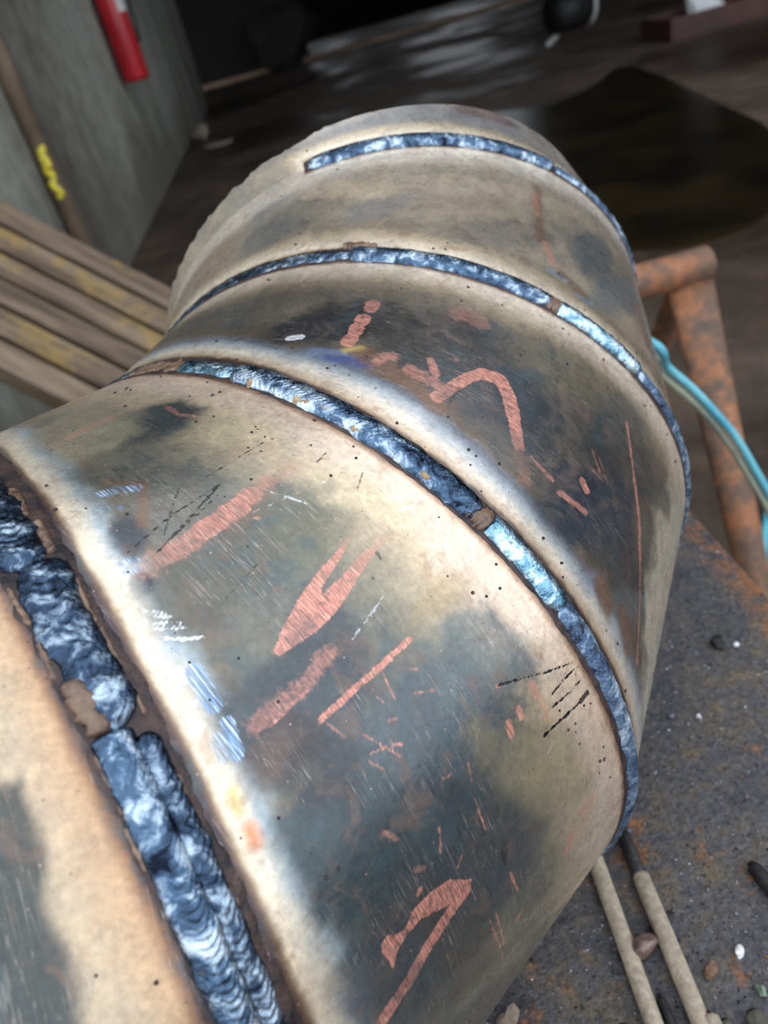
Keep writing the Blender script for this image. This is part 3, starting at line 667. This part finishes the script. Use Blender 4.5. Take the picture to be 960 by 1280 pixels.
for s in range(5):
    a, b, dl, nv = SPEC[s]; step = math.degrees(dl / R)
    dg = np.concatenate([np.arange(a, b, step), np.arange(b, a + 360 - 1e-6, 4.0)]); ph = np.radians(dg); nu = len(ph)
    lo, hi = end_t(s, ph); k = np.linspace(0, 1, nv)
    T = lo[:, None] * (1 - k) + hi[:, None] * k; PH2 = np.repeat(ph[:, None], nv, 1)
    V = seg_pt(s, PH2.ravel(), T.ravel()); n_out = len(V)
    ri = R - WALL
    lo2, hi2 = (lo, hi) if s in (0, 4) else (-lim(ph, ri), lim(ph, ri))
    if s == 0: hi2 = lim(ph, ri)
    if s == 4: lo2 = -lim(ph, ri)
    Vi = np.stack([seg_pt(s, ph, lo2, ri), seg_pt(s, ph, hi2, ri)], 1).reshape(-1, 3)
    i0 = np.arange(nu); i1 = (i0 + 1) % nu; O = n_out
    ex = [np.stack([O + i1 * 2, O + i0 * 2, O + i0 * 2 + 1, O + i1 * 2 + 1], -1)]
    if s == 0: ex.append(np.stack([i0 * nv, O + i0 * 2, O + i1 * 2, i1 * nv], -1))
    if s == 4: ex.append(np.stack([i0 * nv + nv - 1, i1 * nv + nv - 1, O + i1 * 2 + 1, O + i0 * 2 + 1], -1))
    me = grid_mesh('pipe_segment', to_world(np.concatenate([V, Vi])) - ORG, nu, nv, True, np.concatenate(ex))
    wrap = np.where(PH2 > math.radians(260), PH2 - 2 * math.pi, PH2).ravel()
    cl, mk, sg, m2 = pipe_colours(s, wrap, T.ravel()); pad = len(Vi)
    set_attr(me, 'tint', np.concatenate([cl, np.tile(lin((70, 58, 50)), (pad, 1))]).astype(np.float32))
    at = me.attributes.new('surf', 'FLOAT_VECTOR', 'POINT'); sf = np.zeros((len(cl) + pad, 3), np.float32); sf[:len(cl), 0] = wrap * R; sf[:len(cl), 1] = T.ravel(); sf[:, 2] = s * 37.0; at.data.foreach_set('vector', sf.ravel())
    for nm, ar in (('mask', mk), ('strength', sg), ('mask2', m2)): set_attr(me, nm, np.concatenate([ar, np.zeros((pad, 4), np.float32)]))
    o = link('pipe_segment', me, PIPE, elbow); o['label'] = PLAB[s]
    if s == 4 or s == 0:
        try: me.set_sharp_from_angle(angle=math.radians(50))
        except Exception: pass

def joint_pt(i, ph, v, h):
    """point near joint i (between piece i and i+1): v mm along the pipe, h mm proud of it"""
    ph, v, h = np.broadcast_arrays(np.asarray(ph, float), np.asarray(v, float), np.asarray(h, float))
    a = seg_pt(i, ph, lim(ph, R) + np.minimum(v, 0), R); b = seg_pt(i + 1, ph, -lim(ph, R) + np.maximum(v, 0), R)
    P = np.where((v < 0)[..., None], a, b)
    ea, _ = seg_frame(i); eb, _ = seg_frame(i + 1)
    na = np.cos(ph)[..., None] * ea + np.sin(ph)[..., None] * np.array([0, 0, 1.0]); nb = np.cos(ph)[..., None] * eb + np.sin(ph)[..., None] * np.array([0, 0, 1.0])
    k = np.clip(0.5 + v / 5.0, 0, 1)[..., None]; N = na * (1 - k) + nb * k; N /= np.linalg.norm(N, axis=-1, keepdims=True)
    return P + N * h[..., None]
def strip(name, i, p0, p1, w, H, mat, parent, vc=0.0, pitch=1.0, amp=0.10, chev=1.2, seed=0, ds=0.28, nv=26, edge=0.5, ef=3.2, round0=1.0, round1=1.0, power=0.55, drift=0.4, sink=0.15, lumpy=0.0, groove=0.0):
    """a bead laid along joint i from angle p0 to p1 (degrees), full width w and crown H in mm"""
    Ls = math.radians(abs(p1 - p0)) * R; n = max(6, int(Ls / ds)); s = np.linspace(0, Ls, n); ph = np.radians(p0 + (p1 - p0) * s / Ls)
    half = w / 2 * (1 + edge * 0.5 * (vnoise(s / ef, s * 0, seed, 3) - 0.5)); 
    half2 = w / 2 * (1 + edge * 0.5 * (vnoise(s / ef, s * 0, seed + 7, 3) - 0.5))
    def rnd(d, k): 
        q = np.clip(d / (w / 2 * k + 1e-6), 0, 1); return np.sqrt(np.clip(1 - (1 - q) ** 2, 0, 1))
    e = rnd(s, round0) * rnd(Ls - s, round1); e = np.maximum(e, 0.02)
    u = np.linspace(-1, 1, nv); Sg, U = np.meshgrid(s, u, indexing='ij'); E = e[:, None]
    mid = vc + drift * (vnoise(s / 9, s * 0, seed + 3, 2) - 0.5)
    Vv = mid[:, None] + np.where(U < 0, U * half[:, None], U * half2[:, None]) * E
    prof = np.clip(1 - U ** 2, 0, 1) ** power
    wav = (Sg + chev * (w / 2) * U ** 2) / pitch + 0.6 * vnoise(Sg / 2.5, U * 2 + 9, seed + 5, 2)
    fr = wav - np.floor(wav); saw = np.where(fr < 0.72, fr / 0.72, (1 - fr) / 0.28) - 0.5
    hgt = (H * prof + amp * saw * np.clip(prof * 1.6, 0, 1) + lumpy * (vnoise(Sg / 1.8, Vv / 1.8 + 40, seed + 13, 3) - 0.5) * prof) * np.clip(E * 1.15, 0, 1)
    if groove: hgt = hgt - groove * np.exp(-((U - 0.42) / 0.14) ** 2)
    hgt = hgt - sink
    PHg = np.repeat(ph[:, None], nv, 1)
    V = joint_pt(i, PHg, Vv, hgt).reshape(-1, 3)
    F = None; me = grid_mesh(name, to_world(V) - ORG, n, nv, False, flip=(p1 < p0))
    return link(name, me, mat, parent)
def seam(i, p0, p1, w, seed, vc=0.0):
    o = strip('weld_seam', i, p0, p1, w, 0.34, SEAM, elbow, vc=vc, pitch=3.0, amp=0.08, chev=0, seed=seed, ds=0.6, nv=18, edge=0.55, power=0.25, drift=0.3, lumpy=0.5, sink=0.1, round0=0.3, round1=0.3)
    return o
sm = [seam(0, 200, -150, 10.6, 1, 0.5), seam(1, 200, -150, 7.6, 2), seam(2, 200, -150, 7.0, 3), seam(3, 126, -60, 6.2, 4)]
P = lambda i, a, b, w, H, m, **k: strip('weld_pass', i, a, b, w, H, m, sm[i], **k)
# near weld
P(0, 138, 100.3, 8.6, 2.2, BEAD_D, seed=21, pitch=1.4, amp=0.28, edge=1.3, lumpy=0.6, vc=-0.6)
P(0, 101.2, 81.6, 8.0, 1.9, BEAD_D, seed=22, pitch=1.4, amp=0.26, edge=0.9, lumpy=0.4, vc=0.3)
P(0, 82.0, 30, 5.8, 1.9, BEAD, seed=23, pitch=1.15, amp=0.28, chev=1.5, edge=0.5, lumpy=0.25, vc=-1.1, round0=0.5)
P(0, 80.5, 30, 4.0, 1.35, BEAD_D, seed=25, pitch=1.3, amp=0.2, edge=0.9, ef=2.0, lumpy=0.6, vc=2.4)
P(0, 30, -150, 7.0, 1.7, BEAD, seed=24, ds=0.8, lumpy=0.4)
# middle weld
P(1, 160, 137.5, 4.4, 0.9, BEAD, seed=31, lumpy=0.5)
P(1, 125.6, 114.6, 5.2, 1.1, BEAD_B, seed=32, pitch=0.9, amp=0.2, lumpy=0.7, edge=0.9, round0=0.4)
P(1, 115.6, 76.8, 6.4, 2.0, BEAD, seed=33, pitch=1.05, amp=0.30, chev=1.9, lumpy=0.2, edge=0.7)
P(1, 75.4, 61.2, 5.6, 1.8, BEAD_B, seed=34, pitch=0.8, amp=0.16, chev=1.0, lumpy=0.25, edge=0.5, round0=0.25)
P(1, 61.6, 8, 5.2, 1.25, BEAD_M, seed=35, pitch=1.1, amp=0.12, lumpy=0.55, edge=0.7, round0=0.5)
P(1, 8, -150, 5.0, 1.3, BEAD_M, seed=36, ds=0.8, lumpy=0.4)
# third weld
P(2, 190, 112.8, 4.9, 1.0, BEAD, seed=41, pitch=0.9, amp=0.2, lumpy=0.7, edge=0.9)
P(2, 114.2, 80.4, 6.0, 1.8, BEAD, seed=42, pitch=1.1, amp=0.30, chev=1.7, lumpy=0.2, edge=0.5)
P(2, 79.2, 60.3, 5.8, 1.8, BEAD_B, seed=43, pitch=0.8, amp=0.12, lumpy=0.3, edge=0.5, round0=0.3)
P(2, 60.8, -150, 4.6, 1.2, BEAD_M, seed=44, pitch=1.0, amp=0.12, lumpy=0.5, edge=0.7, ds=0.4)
# far weld
P(3, 125.4, 74.2, 6.0, 2.0, BEAD, seed=51, round0=1.8, pitch=1.1, amp=0.30, chev=1.5, lumpy=0.15, edge=0.4)
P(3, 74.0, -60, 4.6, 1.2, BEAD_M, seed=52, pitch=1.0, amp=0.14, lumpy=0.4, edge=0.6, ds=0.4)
# slag left on the beads
G = lambda i, a, b, w, H, m, vc, sd, **k: strip('slag_patch', i, a, b, w, H, m, sm[i], vc=vc, seed=sd, pitch=2.5, amp=0.05, lumpy=0.7, edge=2.4, ef=1.1, ds=0.2, nv=16, power=0.3, drift=1.0, **k)
G(0, 87.5, 81.8, 3.6, 2.0, SLAG, -2.0, 61, round0=0.8, round1=0.5)
G(0, 106, 101, 1.8, 1.2, SLAG, 3.2, 62); G(0, 113, 107.5, 1.8, 1.2, SLAG, 2.8, 63)
for k, (a, b, vc, w) in enumerate([(97, 91.5, 3.9, 1.1), (91, 86.5, 4.0, 1.3), (85.5, 81.5, 3.9, 1.3), (80, 77.5, 3.6, 1.2), (76.5, 72.5, 3.7, 1.6), (71.5, 69, 3.6, 1.2), (66, 62, 3.9, 1.3)]): G(0, a, b, w * 0.8, 0.6, SLAG, vc, 70 + k)
for k, (a, b, vc, w) in enumerate([(99, 94, -4.0, 1.2), (92, 88, -4.2, 1.2), (80.5, 75, -3.6, 1.2), (74, 70, -3.9, 1.0)]): G(0, a, b, w * 0.7, 0.5, SLAG, vc, 80 + k)
G(1, 139, 125, 4.6, 0.75, SLAG, 0.2, 90, round0=0.4, round1=0.2)
G(1, 78.6, 75.2, 5.0, 1.5, SLAG, -0.3, 91, round0=0.4, round1=0.25)
for k, (p, vc, w) in enumerate([(111, -1.9, 2.2), (103, -1.9, 1.7), (99.6, -1.4, 1.5), (95, -2.0, 1.5), (84.5, -1.8, 1.6)]): G(1, p + 0.7 + 0.5 * (k % 3), p - 0.6 - 0.7 * (k % 2), w, 1.6, SLAG_T, vc, 100 + k)
G(2, 81.2, 78.6, 4.8, 1.5, SLAG, 0.0, 110, round0=0.3, round1=0.3)
G(2, 102, 99.5, 1.4, 1.5, SLAG_T, -1.4, 111)
G(2, 115.5, 109.5, 3.0, 1.5, SLAG, 2.7, 112, round0=0.5, round1=0.5)
# spatter beads stuck to the pipe
rg = random.Random(5); bms = bmesh.new()
for k in range(150):
    i = rg.choice([0, 1, 1, 1, 2, 2, 3]); ph = math.radians(rg.uniform(35, 130)); side = rg.choice([-1, 1]); v = side * (4.5 + (2.5 if i == 0 else 0) + abs(rg.gauss(0, 7)))
    c = to_world(joint_pt(i, ph, v, 0.0)) - ORG; r = rg.uniform(0.18, 0.42) / 1000
    bmesh.ops.create_icosphere(bms, subdivisions=1, radius=r, matrix=Matrix.Translation(Vector(c)))
ms = bpy.data.meshes.new('spatter'); bms.to_mesh(ms); bms.free()
o = link('spatter', ms, SPAT, elbow); o['kind'] = 'stuff'


RUBP = simple('pale_crust', (120, 106, 94), (160, 146, 130), 300, 0.8)
TZ = 0.4227
# ---- welding bench
bench = empty('welding_bench', (-0.14, 0.1, 0.0)); tag(bench, 'low sooty steel bench with a rusty edge carrying the pipe elbow', 'table')
BO = (-0.14, 0.1, 0.0)
box('bench_top', (-0.14, 0.1, TZ - 0.005), (0.555, 0.70, 0.010), TABLE, bench, 0.0012, org=BO)
for y in (-0.235, 0.435): box('rail', (-0.14, y, TZ - 0.03), (0.53, 0.03, 0.04), RUST, bench, 0.002, org=BO)
for x in (-0.40, 0.115): box('rail', (x, 0.1, TZ - 0.03), (0.03, 0.64, 0.04), RUST, bench, 0.002, org=BO)
for x in (-0.40, 0.115):
    for y in (-0.235, 0.435): box('leg', (x, y, 0.186), (0.035, 0.035, 0.372), RUST, bench, 0.002, org=BO)
# ---- prop under the inner side of the elbow
q = to_world(seg_pt(2, math.radians(236), 0.0)); hgt = q[2] - TZ - 0.002
prop = empty('steel_prop', (q[0], q[1], TZ)); tag(prop, 'short rusty channel prop under the inner side of the elbow', 'prop')
box('foot_plate', (0, 0, 0.004), (0.06, 0.05, 0.008), RUST, prop, 0.001)
box('web', (0, 0, hgt / 2), (0.008, 0.026, hgt - 0.026), RUST, prop, 0.001)
box('head_plate', (0, 0, hgt - 0.012), (0.03, 0.03, 0.006), RUST, prop, 0.001)
# ---- electrodes on the bench
def electrode(a, b, r, label, tip=0.012, coat=COAT, group='welding electrodes on the bench', core_r=None, tip_at='a'):
    A, B = Vector(a), Vector(b); d = (B - A).normalized(); e = empty('welding_electrode', A); tag(e, label, 'welding rod', group)
    p0 = Vector((0, 0, 0)); p1 = d * tip; L = (B - A).length; pts = [p1, p1 + d * 0.0008] + [p1 + d * (0.0008 + (L - tip - 0.0008) * k / 10) for k in range(1, 11)]
    V, F = tube(pts, [r * 0.8] + [r * (1 + 0.02 * math.sin(k * 2.1)) for k in range(11)], 16); mesh('flux_coating', V, F, coat, e)
    cr = core_r or r * 0.66
    V, F = tube([p0, p0 + d * 0.001, p1 + d * 0.003], [cr * 0.8, cr, cr], 12); mesh('burnt_tip' if tip > 0.003 else 'core_wire', V, F, BURNT, e)
    return e
er = 0.0025; z = TZ + er
electrode((0.0442, 0.1300, z), (0.0330, -0.13, z), er, 'tan coated welding rod with a black burnt tip beside the elbow', 0.0135, core_r=0.0020)
electrode((0.0345, 0.1500, z), (0.0190, -0.15, z), er * 0.96, 'tan coated welding rod running under the elbow side', 0.002)
electrode((0.0225, 0.0795, z + 0.0052), (0.012, -0.15, z + 0.0052), 0.0026, 'tan rod end lying across the other rods at the lower edge', 0.0008)
electrode((0.0440, 0.0790, z), (0.052, -0.15, z), 0.0026, 'thick tan rod stub end right of the two long rods', 0.0008)
electrode((0.0475, 0.0770, z - 0.0006), (0.062, -0.15, z - 0.0006), 0.0016, 'thin dark rod end between the tan stub and grey stub', 0.0006, COAT_D)
electrode((0.0545, 0.0770, z), (0.078, -0.14, z), 0.0024, 'dark grey rod stub end at the lower right', 0.0006, COAT_D)
electrode((0.0350, 0.0860, z - 0.0008), (0.0398, -0.15, z - 0.0008), 0.0013, 'thin black bare rod lying beside the long tan rods', 0.001, BURNT)
electrode((0.0742, 0.1115, z - 0.0004), (0.0855, 0.050, z - 0.0004), 0.0021, 'short black burnt rod stub near the right edge of the bench', 0.001, BURNT)
# ---- slag lumps and chips
def chip(name, x, y, size, mat, label, seed, cat='slag', group=None, sub=2, rough=0.5, z=TZ):
    o = link(name, lump_mesh(name, size, seed, sub, rough), mat, None, smooth=(sub > 2)); o.location = (x, y, z); o.rotation_euler.z = seed * 1.7
    return tag(o, label, cat, group)
chip('slag_lump', 0.0362, 0.0975, (0.0026, 0.0050, 0.0034), LUMPM, 'shiny brown slag lump lying between the two long welding rods', 3, sub=3, rough=0.15)
chip('slag_flake', 0.0430, 0.1015, (0.0065, 0.0045, 0.0011), BURNT, 'thin dark slag flake under the long black tipped rod', 4)
chip('stone_chip', 0.0502, 0.0885, (0.0031, 0.0026, 0.0020), CHIPB, 'flat brown stone chip right of the welding rods', 5, 'stone')
chip('pale_chip', 0.0592, 0.0905, (0.0026, 0.0017, 0.0014), CHIPW, 'small silvery white chip right of the brown stone chip', 6, 'chip')
chip('glass_chip', 0.0600, 0.0815, (0.0022, 0.0020, 0.0014), CHIPG, 'small greenish glassy chip at the lower right edge', 7, 'chip')
chip('slag_crust', -0.0050, 0.0905, (0.0050, 0.0040, 0.0028), RUBP, 'brown crust lump on the bench under the elbow at the bottom edge', 8)
chip('slag_lump', 0.1205, 0.268, (0.0080, 0.0070, 0.0060), CHIPB, 'brown slag lump on the far bench corner beside the elbow', 9)
chip('pale_chip', 0.1265, 0.262, (0.0032, 0.0022, 0.0020), CHIPW, 'white chip beside the brown slag lump at the bench corner', 10, 'chip')
chip('slag_lump', 0.1095, 0.282, (0.0090, 0.0070, 0.0065), BURNT, 'black slag lump on the far bench corner touching the elbow shadow', 12)
chip('pale_chip', 0.1135, 0.1895, (0.0022, 0.0018, 0.0016), CHIPW, 'bright white chip near the right edge of the bench', 13, 'chip')
chip('slag_lump', 0.1085, 0.1925, (0.0042, 0.0032, 0.0030), BURNT, 'black slag lump left of the bright white chip', 14)
chip('pale_chip', 0.0860, 0.1640, (0.0013, 0.0012, 0.0011), CHIPW, 'tiny white bead alone in the middle of the bench', 15, 'chip')
rg = random.Random(11)
MS = [lump_mesh('slag_crumb', (1, 1, 0.8), 100 + k, 1, 0.5) for k in range(6)]
for k in range(70):
    x, y = rg.uniform(0.03, 0.132), rg.uniform(0.07, 0.29)
    if abs(x - 0.038) < 0.012 and y < 0.14: continue
    o = bpy.data.objects.new('slag_crumb', MS[k % 6]); COL.objects.link(o)
    if not o.data.materials: o.data.materials.append((GRIT, BURNT, GRIT, CHIPB, GRIT, CHIPW)[k % 6])
    sc = rg.uniform(0.0006, 0.0016); o.scale = (sc, sc * rg.uniform(0.7, 1.1), sc); o.rotation_euler.z = rg.uniform(0, 6); o.location = (x, y, TZ)
    tag(o, 'tiny loose slag crumb scattered on the sooty bench', 'slag', 'slag crumbs on the bench')
V, F = [], []
for k in range(26000):
    x, y = rg.uniform(-0.05, 0.1365), rg.uniform(0.0, 0.33); s = 0.0002 + 0.00045 * rg.random() ** 2 * (1.8 if rg.random() < 0.08 else 1); a = rg.uniform(0, 6.28); b = len(V)
    for j in range(3): V.append((x + s * math.cos(a + j * 2.1), y + s * math.sin(a + j * 2.1), TZ - 0.0001))
    V.append((x + rg.uniform(-s, s) * 0.4, y + rg.uniform(-s, s) * 0.4, TZ + s * rg.uniform(0.5, 1.2)))
    F += [(b, b + 1, b + 3), (b + 1, b + 2, b + 3), (b + 2, b, b + 3)]
o = mesh('grit', V, F, GRIT, None, smooth=False); tag(o, 'fine dark grit covering the bench', 'grit', kind='stuff')
# ---- rusty trestle behind the bench
TO = (0.08, 0.566, 0.0); tr = empty('trestle', TO); tag(tr, 'rusty tube trestle standing behind the bench', 'trestle')
def tpart(name, path, rad, mat=RUST, n=20, par=tr, org=TO):
    V, F = tube([Vector(p) - Vector(org) for p in path], rad, n); return mesh(name, V, F, mat, par)
tpart('top_tube', [(-0.15, 0.566, 0.418), (-0.148, 0.566, 0.418), (0.299, 0.566, 0.418), (0.301, 0.566, 0.418)], [0.0125, 0.0138, 0.0138, 0.0125], n=28)
def leg(x, y1, wide):
    a, b = Vector((x, 0.566 + (0.004 if y1 > 0.566 else -0.004), 0.408)), Vector((x - 0.03 * (1 if wide else -0.3), y1, 0.0)); P = [a.lerp(b, k / 12) for k in range(13)]
    w0 = 0.0185 if wide else 0.0125
    tpart('leg', P, [(w0 + (0.0118 - w0) * min(1, k / 6), 0.006 + 0.0058 * min(1, k / 5)) for k in range(13)])
leg(0.283, 0.287, True); leg(0.283, 0.845, False); leg(-0.12, 0.30, False); leg(-0.12, 0.845, False)
tpart('brace', [(0.262, 0.36, 0.115), (-0.118, 0.37, 0.115)], 0.007); tpart('brace', [(0.287, 0.76, 0.125), (-0.118, 0.76, 0.125)], 0.007)
def hose(name, pts, r, mat, label):
    pts = [Vector(p) for p in pts]; V, F = tube([p - pts[0] for p in spline(pts, 10)], r, 14); o = mesh(name, V, F, mat); o.location = pts[0]; return tag(o, label, "hose")
hose('welding_hose', [(0.1040, 0.7200, 0.0040), (0.1140, 0.6600, 0.0060), (0.1340, 0.6050, 0.2000), (0.1390, 0.5830, 0.4000), (0.1420, 0.5660, 0.4345), (0.1490, 0.5480, 0.4280), (0.1560, 0.3620, 0.4710), (0.1690, 0.3600, 0.4510), (0.1810, 0.3560, 0.4360), (0.1910, 0.3520, 0.4210), (0.2010, 0.3460, 0.4040), (0.2100, 0.3370, 0.3810), (0.2180, 0.3290, 0.3590), (0.2210, 0.3190, 0.3350), (0.2270, 0.3090, 0.2840), (0.2570, 0.2790, 0.1640), (0.2870, 0.2890, 0.0040), (0.5270, 0.3590, 0.0040)], 0.0022, CYAN, 'bright cyan hose crossing in front of the rusty trestle leg')
hose('welding_hose', [(0.0960, 0.7200, 0.0040), (0.1060, 0.6600, 0.0060), (0.1260, 0.6050, 0.2000), (0.1310, 0.5830, 0.4000), (0.1340, 0.5660, 0.4345), (0.1410, 0.5480, 0.4280), (0.1530, 0.3630, 0.4680), (0.1660, 0.3610, 0.4470), (0.1780, 0.3570, 0.4320), (0.1880, 0.3530, 0.4180), (0.1980, 0.3480, 0.4000), (0.2070, 0.3380, 0.3770), (0.2150, 0.3300, 0.3550), (0.2180, 0.3200, 0.3310), (0.2230, 0.3100, 0.2800), (0.2530, 0.2800, 0.1600), (0.2830, 0.2900, 0.0040), (0.5230, 0.3600, 0.0040)], 0.002, TAN, 'dusty grey green hose running beside the bright cyan hose')
hose('welding_hose', [(0.8480, 1.0860, 0.0060), (0.6720, 0.9420, 0.0060), (0.5290, 0.8000, 0.0060), (0.4510, 0.7010, 0.0060), (0.4080, 0.6290, 0.0060), (0.3780, 0.5500, 0.0060), (0.3740, 0.4570, 0.0060)], 0.005, CYAN, 'thick cyan hose lying on the floor at the right edge beyond the bench')

# ---- planks leaning on the wall
PLANKS = [
    ([-0.6780, 1.4678, 0.6507], [0.1568, 1.0392, 0.0120], [-0.5432, -0.8249, -0.1564], 0.0410, 'uppermost brown plank leaning on the grey wall behind the elbow'),
    ([-0.6780, 1.3989, 0.6293], [0.1288, 0.9846, 0.0120], [-0.5365, -0.8317, -0.1431], 0.0398, 'second brown plank from the top of the leaning row'),
    ([-0.6780, 1.3325, 0.6096], [0.1031, 0.9314, 0.0120], [-0.5178, -0.8487, -0.1072], 0.0387, 'third plank from the top, brown with faint yellow'),
    ([-0.6780, 1.2676, 0.5937], [0.0824, 0.8772, 0.0120], [-0.5254, -0.8421, -0.1215], 0.0390, 'fourth plank from the top of the leaning row, yellow daubed'),
    ([-0.6780, 1.2012, 0.5751], [0.0580, 0.8233, 0.0120], [-0.5295, -0.8383, -0.1295], 0.0404, 'fifth plank from the top of the leaning row'),
    ([-0.6780, 1.1353, 0.5582], [0.0359, 0.7687, 0.0120], [-0.5258, -0.8418, -0.1223], 0.0396, 'lowest plank of the leaning row, with yellow paint'),
]
for A, B, ac, w, lb in PLANKS:
    A, B, ac = Vector(A), Vector(B), Vector(ac); d = (B - A).normalized(); nn = d.cross(ac)
    Mx = Matrix((d, ac, nn)).transposed()
    o = box('plank', (0, 0, 0), ((B - A).length, w, 0.030), PLANK, None, 0.002); o.matrix_world = Matrix.Translation((A + B) / 2) @ Mx.to_4x4()
    tag(o, lb, 'plank', 'planks leaning on the wall')

# ---- vertical pipe on the wall
wp = empty('wall_pipe', (-0.672, 2.52, 0.0)); tag(wp, 'brown vertical pipe on the grey wall with a yellow paint daub', 'pipe')
V, F = tube([(0, 0, 0.0), (0, 0, 3.28)], 0.027, 24); mesh('pipe_length', V, F, POST, wp)
for zc in (0.95, 2.2):
    V, F = tube([(0, 0, zc - 0.015), (0, 0, zc + 0.015)], 0.0295, 24); mesh('pipe_clip', V, F, BLACK, wp)
bmy = bmesh.new(); rg = random.Random(3)
for k in range(16):
    zz = 0.37 + 0.13 * k / 15; a = -1.45 + 0.25 * math.sin(k * 1.3) + (0.25 if k > 12 else 0); r = rg.uniform(0.008, 0.014)
    bmesh.ops.create_icosphere(bmy, subdivisions=2, radius=1, matrix=Matrix.Translation((0.0265 * math.cos(a), 0.0265 * math.sin(a), zz)) @ Matrix.Diagonal((r, r * 0.6, r, 1)))
my = bpy.data.meshes.new('paint_daub'); bmy.to_mesh(my); bmy.free(); o = link('paint_daub', my, YEL, wp); o['label'] = 'bright yellow paint daub'
# ---- fire extinguisher
FX = (-0.615, 4.56, 0.55); fe = empty('fire_extinguisher', FX); tag(fe, 'red fire extinguisher hanging on the grey wall', 'fire extinguisher')
prof = [(0.0, 0.0), (0.05, 0.0), (0.062, 0.006), (0.066, 0.02), (0.066, 0.42), (0.062, 0.45), (0.045, 0.478), (0.022, 0.49), (0.018, 0.51), (0, 0.51)]
V, F = [], []; n = 32
for r, zz in prof:
    for k in range(n): V.append((r * math.cos(2 * math.pi * k / n), r * math.sin(2 * math.pi * k / n), zz))
for i in range(len(prof) - 1):
    for k in range(n): F.append((i * n + k, i * n + (k + 1) % n, (i + 1) * n + (k + 1) % n, (i + 1) * n + k))
mesh('cylinder_body', V, F, RED, fe)
box('valve', (0, 0, 0.53), (0.035, 0.05, 0.05), BLACK, fe, 0.004); box('handle', (0.0, -0.04, 0.565), (0.02, 0.12, 0.012), BLACK, fe, 0.003); box('lever', (0.0, -0.035, 0.59), (0.018, 0.11, 0.01), BLACK, fe, 0.003)
V, F = [], []
for j, zz in enumerate((0.29, 0.44)):
    for k in range(13):
        a = math.radians(-58 + 5.0 * k); V.append((0.0672 * math.cos(a), 0.0672 * math.sin(a), zz))
F = [(k, k + 1, 14 + k, 13 + k) for k in range(12)]
mesh('paper_label', V, F, WHITE, fe)
V, F = tube(spline([(0.02, 0.02, 0.53), (0.06, 0.07, 0.52), (0.075, 0.12, 0.40), (0.07, 0.125, 0.25), (0.065, 0.09, 0.16)], 8), 0.010, 12); mesh('hose', V, F, BLACK, fe)
box('wall_bracket', (-0.076, 0, 0.3), (0.018, 0.05, 0.08), BLACK, fe, 0.002)
# ---- rubble by the wall foot and far things on the floor
def rubble(name, loc, size, mat, label, seed, cat): 
    o = link(name, lump_mesh(name, size, seed, 2, 0.6), mat, None, smooth=False); o.location = loc; tag(o, label, cat); return o
RUB = simple('pale_rubble', (116, 106, 94), (150, 140, 126), 8, 0.9)
rubble('concrete_chunk', (-0.60, 6.75, 0), (0.09, 0.09, 0.11), RUB, 'pale concrete chunk at the foot of the grey wall', 21, 'rubble')
rubble('concrete_shard', (-0.44, 6.1, 0), (0.13, 0.07, 0.025), RUB, 'flat pale shard on the floor near the wall foot', 22, 'rubble')
fl = empty('paint_bucket', (2.62, 7.3, 0.0)); tag(fl, 'dark bucket lying on its side with a pale rim on the far floor', 'bucket')
V, F = tube([(-0.16, -0.06, 0.155), (0.14, 0.05, 0.155)], [0.13, 0.155], 28); mesh('bucket_body', V, F, BLACK, fl)
V, F = tube([(0.139, 0.05, 0.155), (0.165, 0.06, 0.155)], [0.162, 0.162], 28); mesh('bucket_rim', V, F, WHITE, fl)
o = box('wooden_stick', (2.30, 6.82, 0.013), (0.034, 0.46, 0.026), WHITE, None, 0.004, M=Matrix.Rotation(-0.46, 3, 'Z')); tag(o, 'pale stick on the floor in front of the dark bucket', 'stick')
cr = empty('scrap_tray', (2.72, 5.22, 0.0)); tag(cr, 'dark reddish scrap tray at the far upper right', 'tray')
TRM = simple('reddish_dark_tray', (46, 26, 22), (74, 40, 32), 6, 0.6)
box('tray_base', (0, 0, 0.01), (0.62, 0.42, 0.02), TRM, cr, 0.004)
for c, s in (((-0.30, 0, 0.07), (0.02, 0.42, 0.10)), ((0.30, 0, 0.07), (0.02, 0.42, 0.10)), ((0, -0.20, 0.07), (0.58, 0.02, 0.10)), ((0, 0.20, 0.07), (0.58, 0.02, 0.10))): box('tray_side', c, s, TRM, cr, 0.003)
o = rubble('plastic_sheet', (2.79, 5.28, 0.02), (0.20, 0.11, 0.12), CHIPW, 'crumpled white plastic sheet lying in the scrap tray', 23, 'plastic sheet')
o = rubble('scrap_heap', (0.35, 12.9, 0), (0.9, 0.5, 0.55), DARK, 'dark scrap heap against the far wall', 24, 'scrap heap')
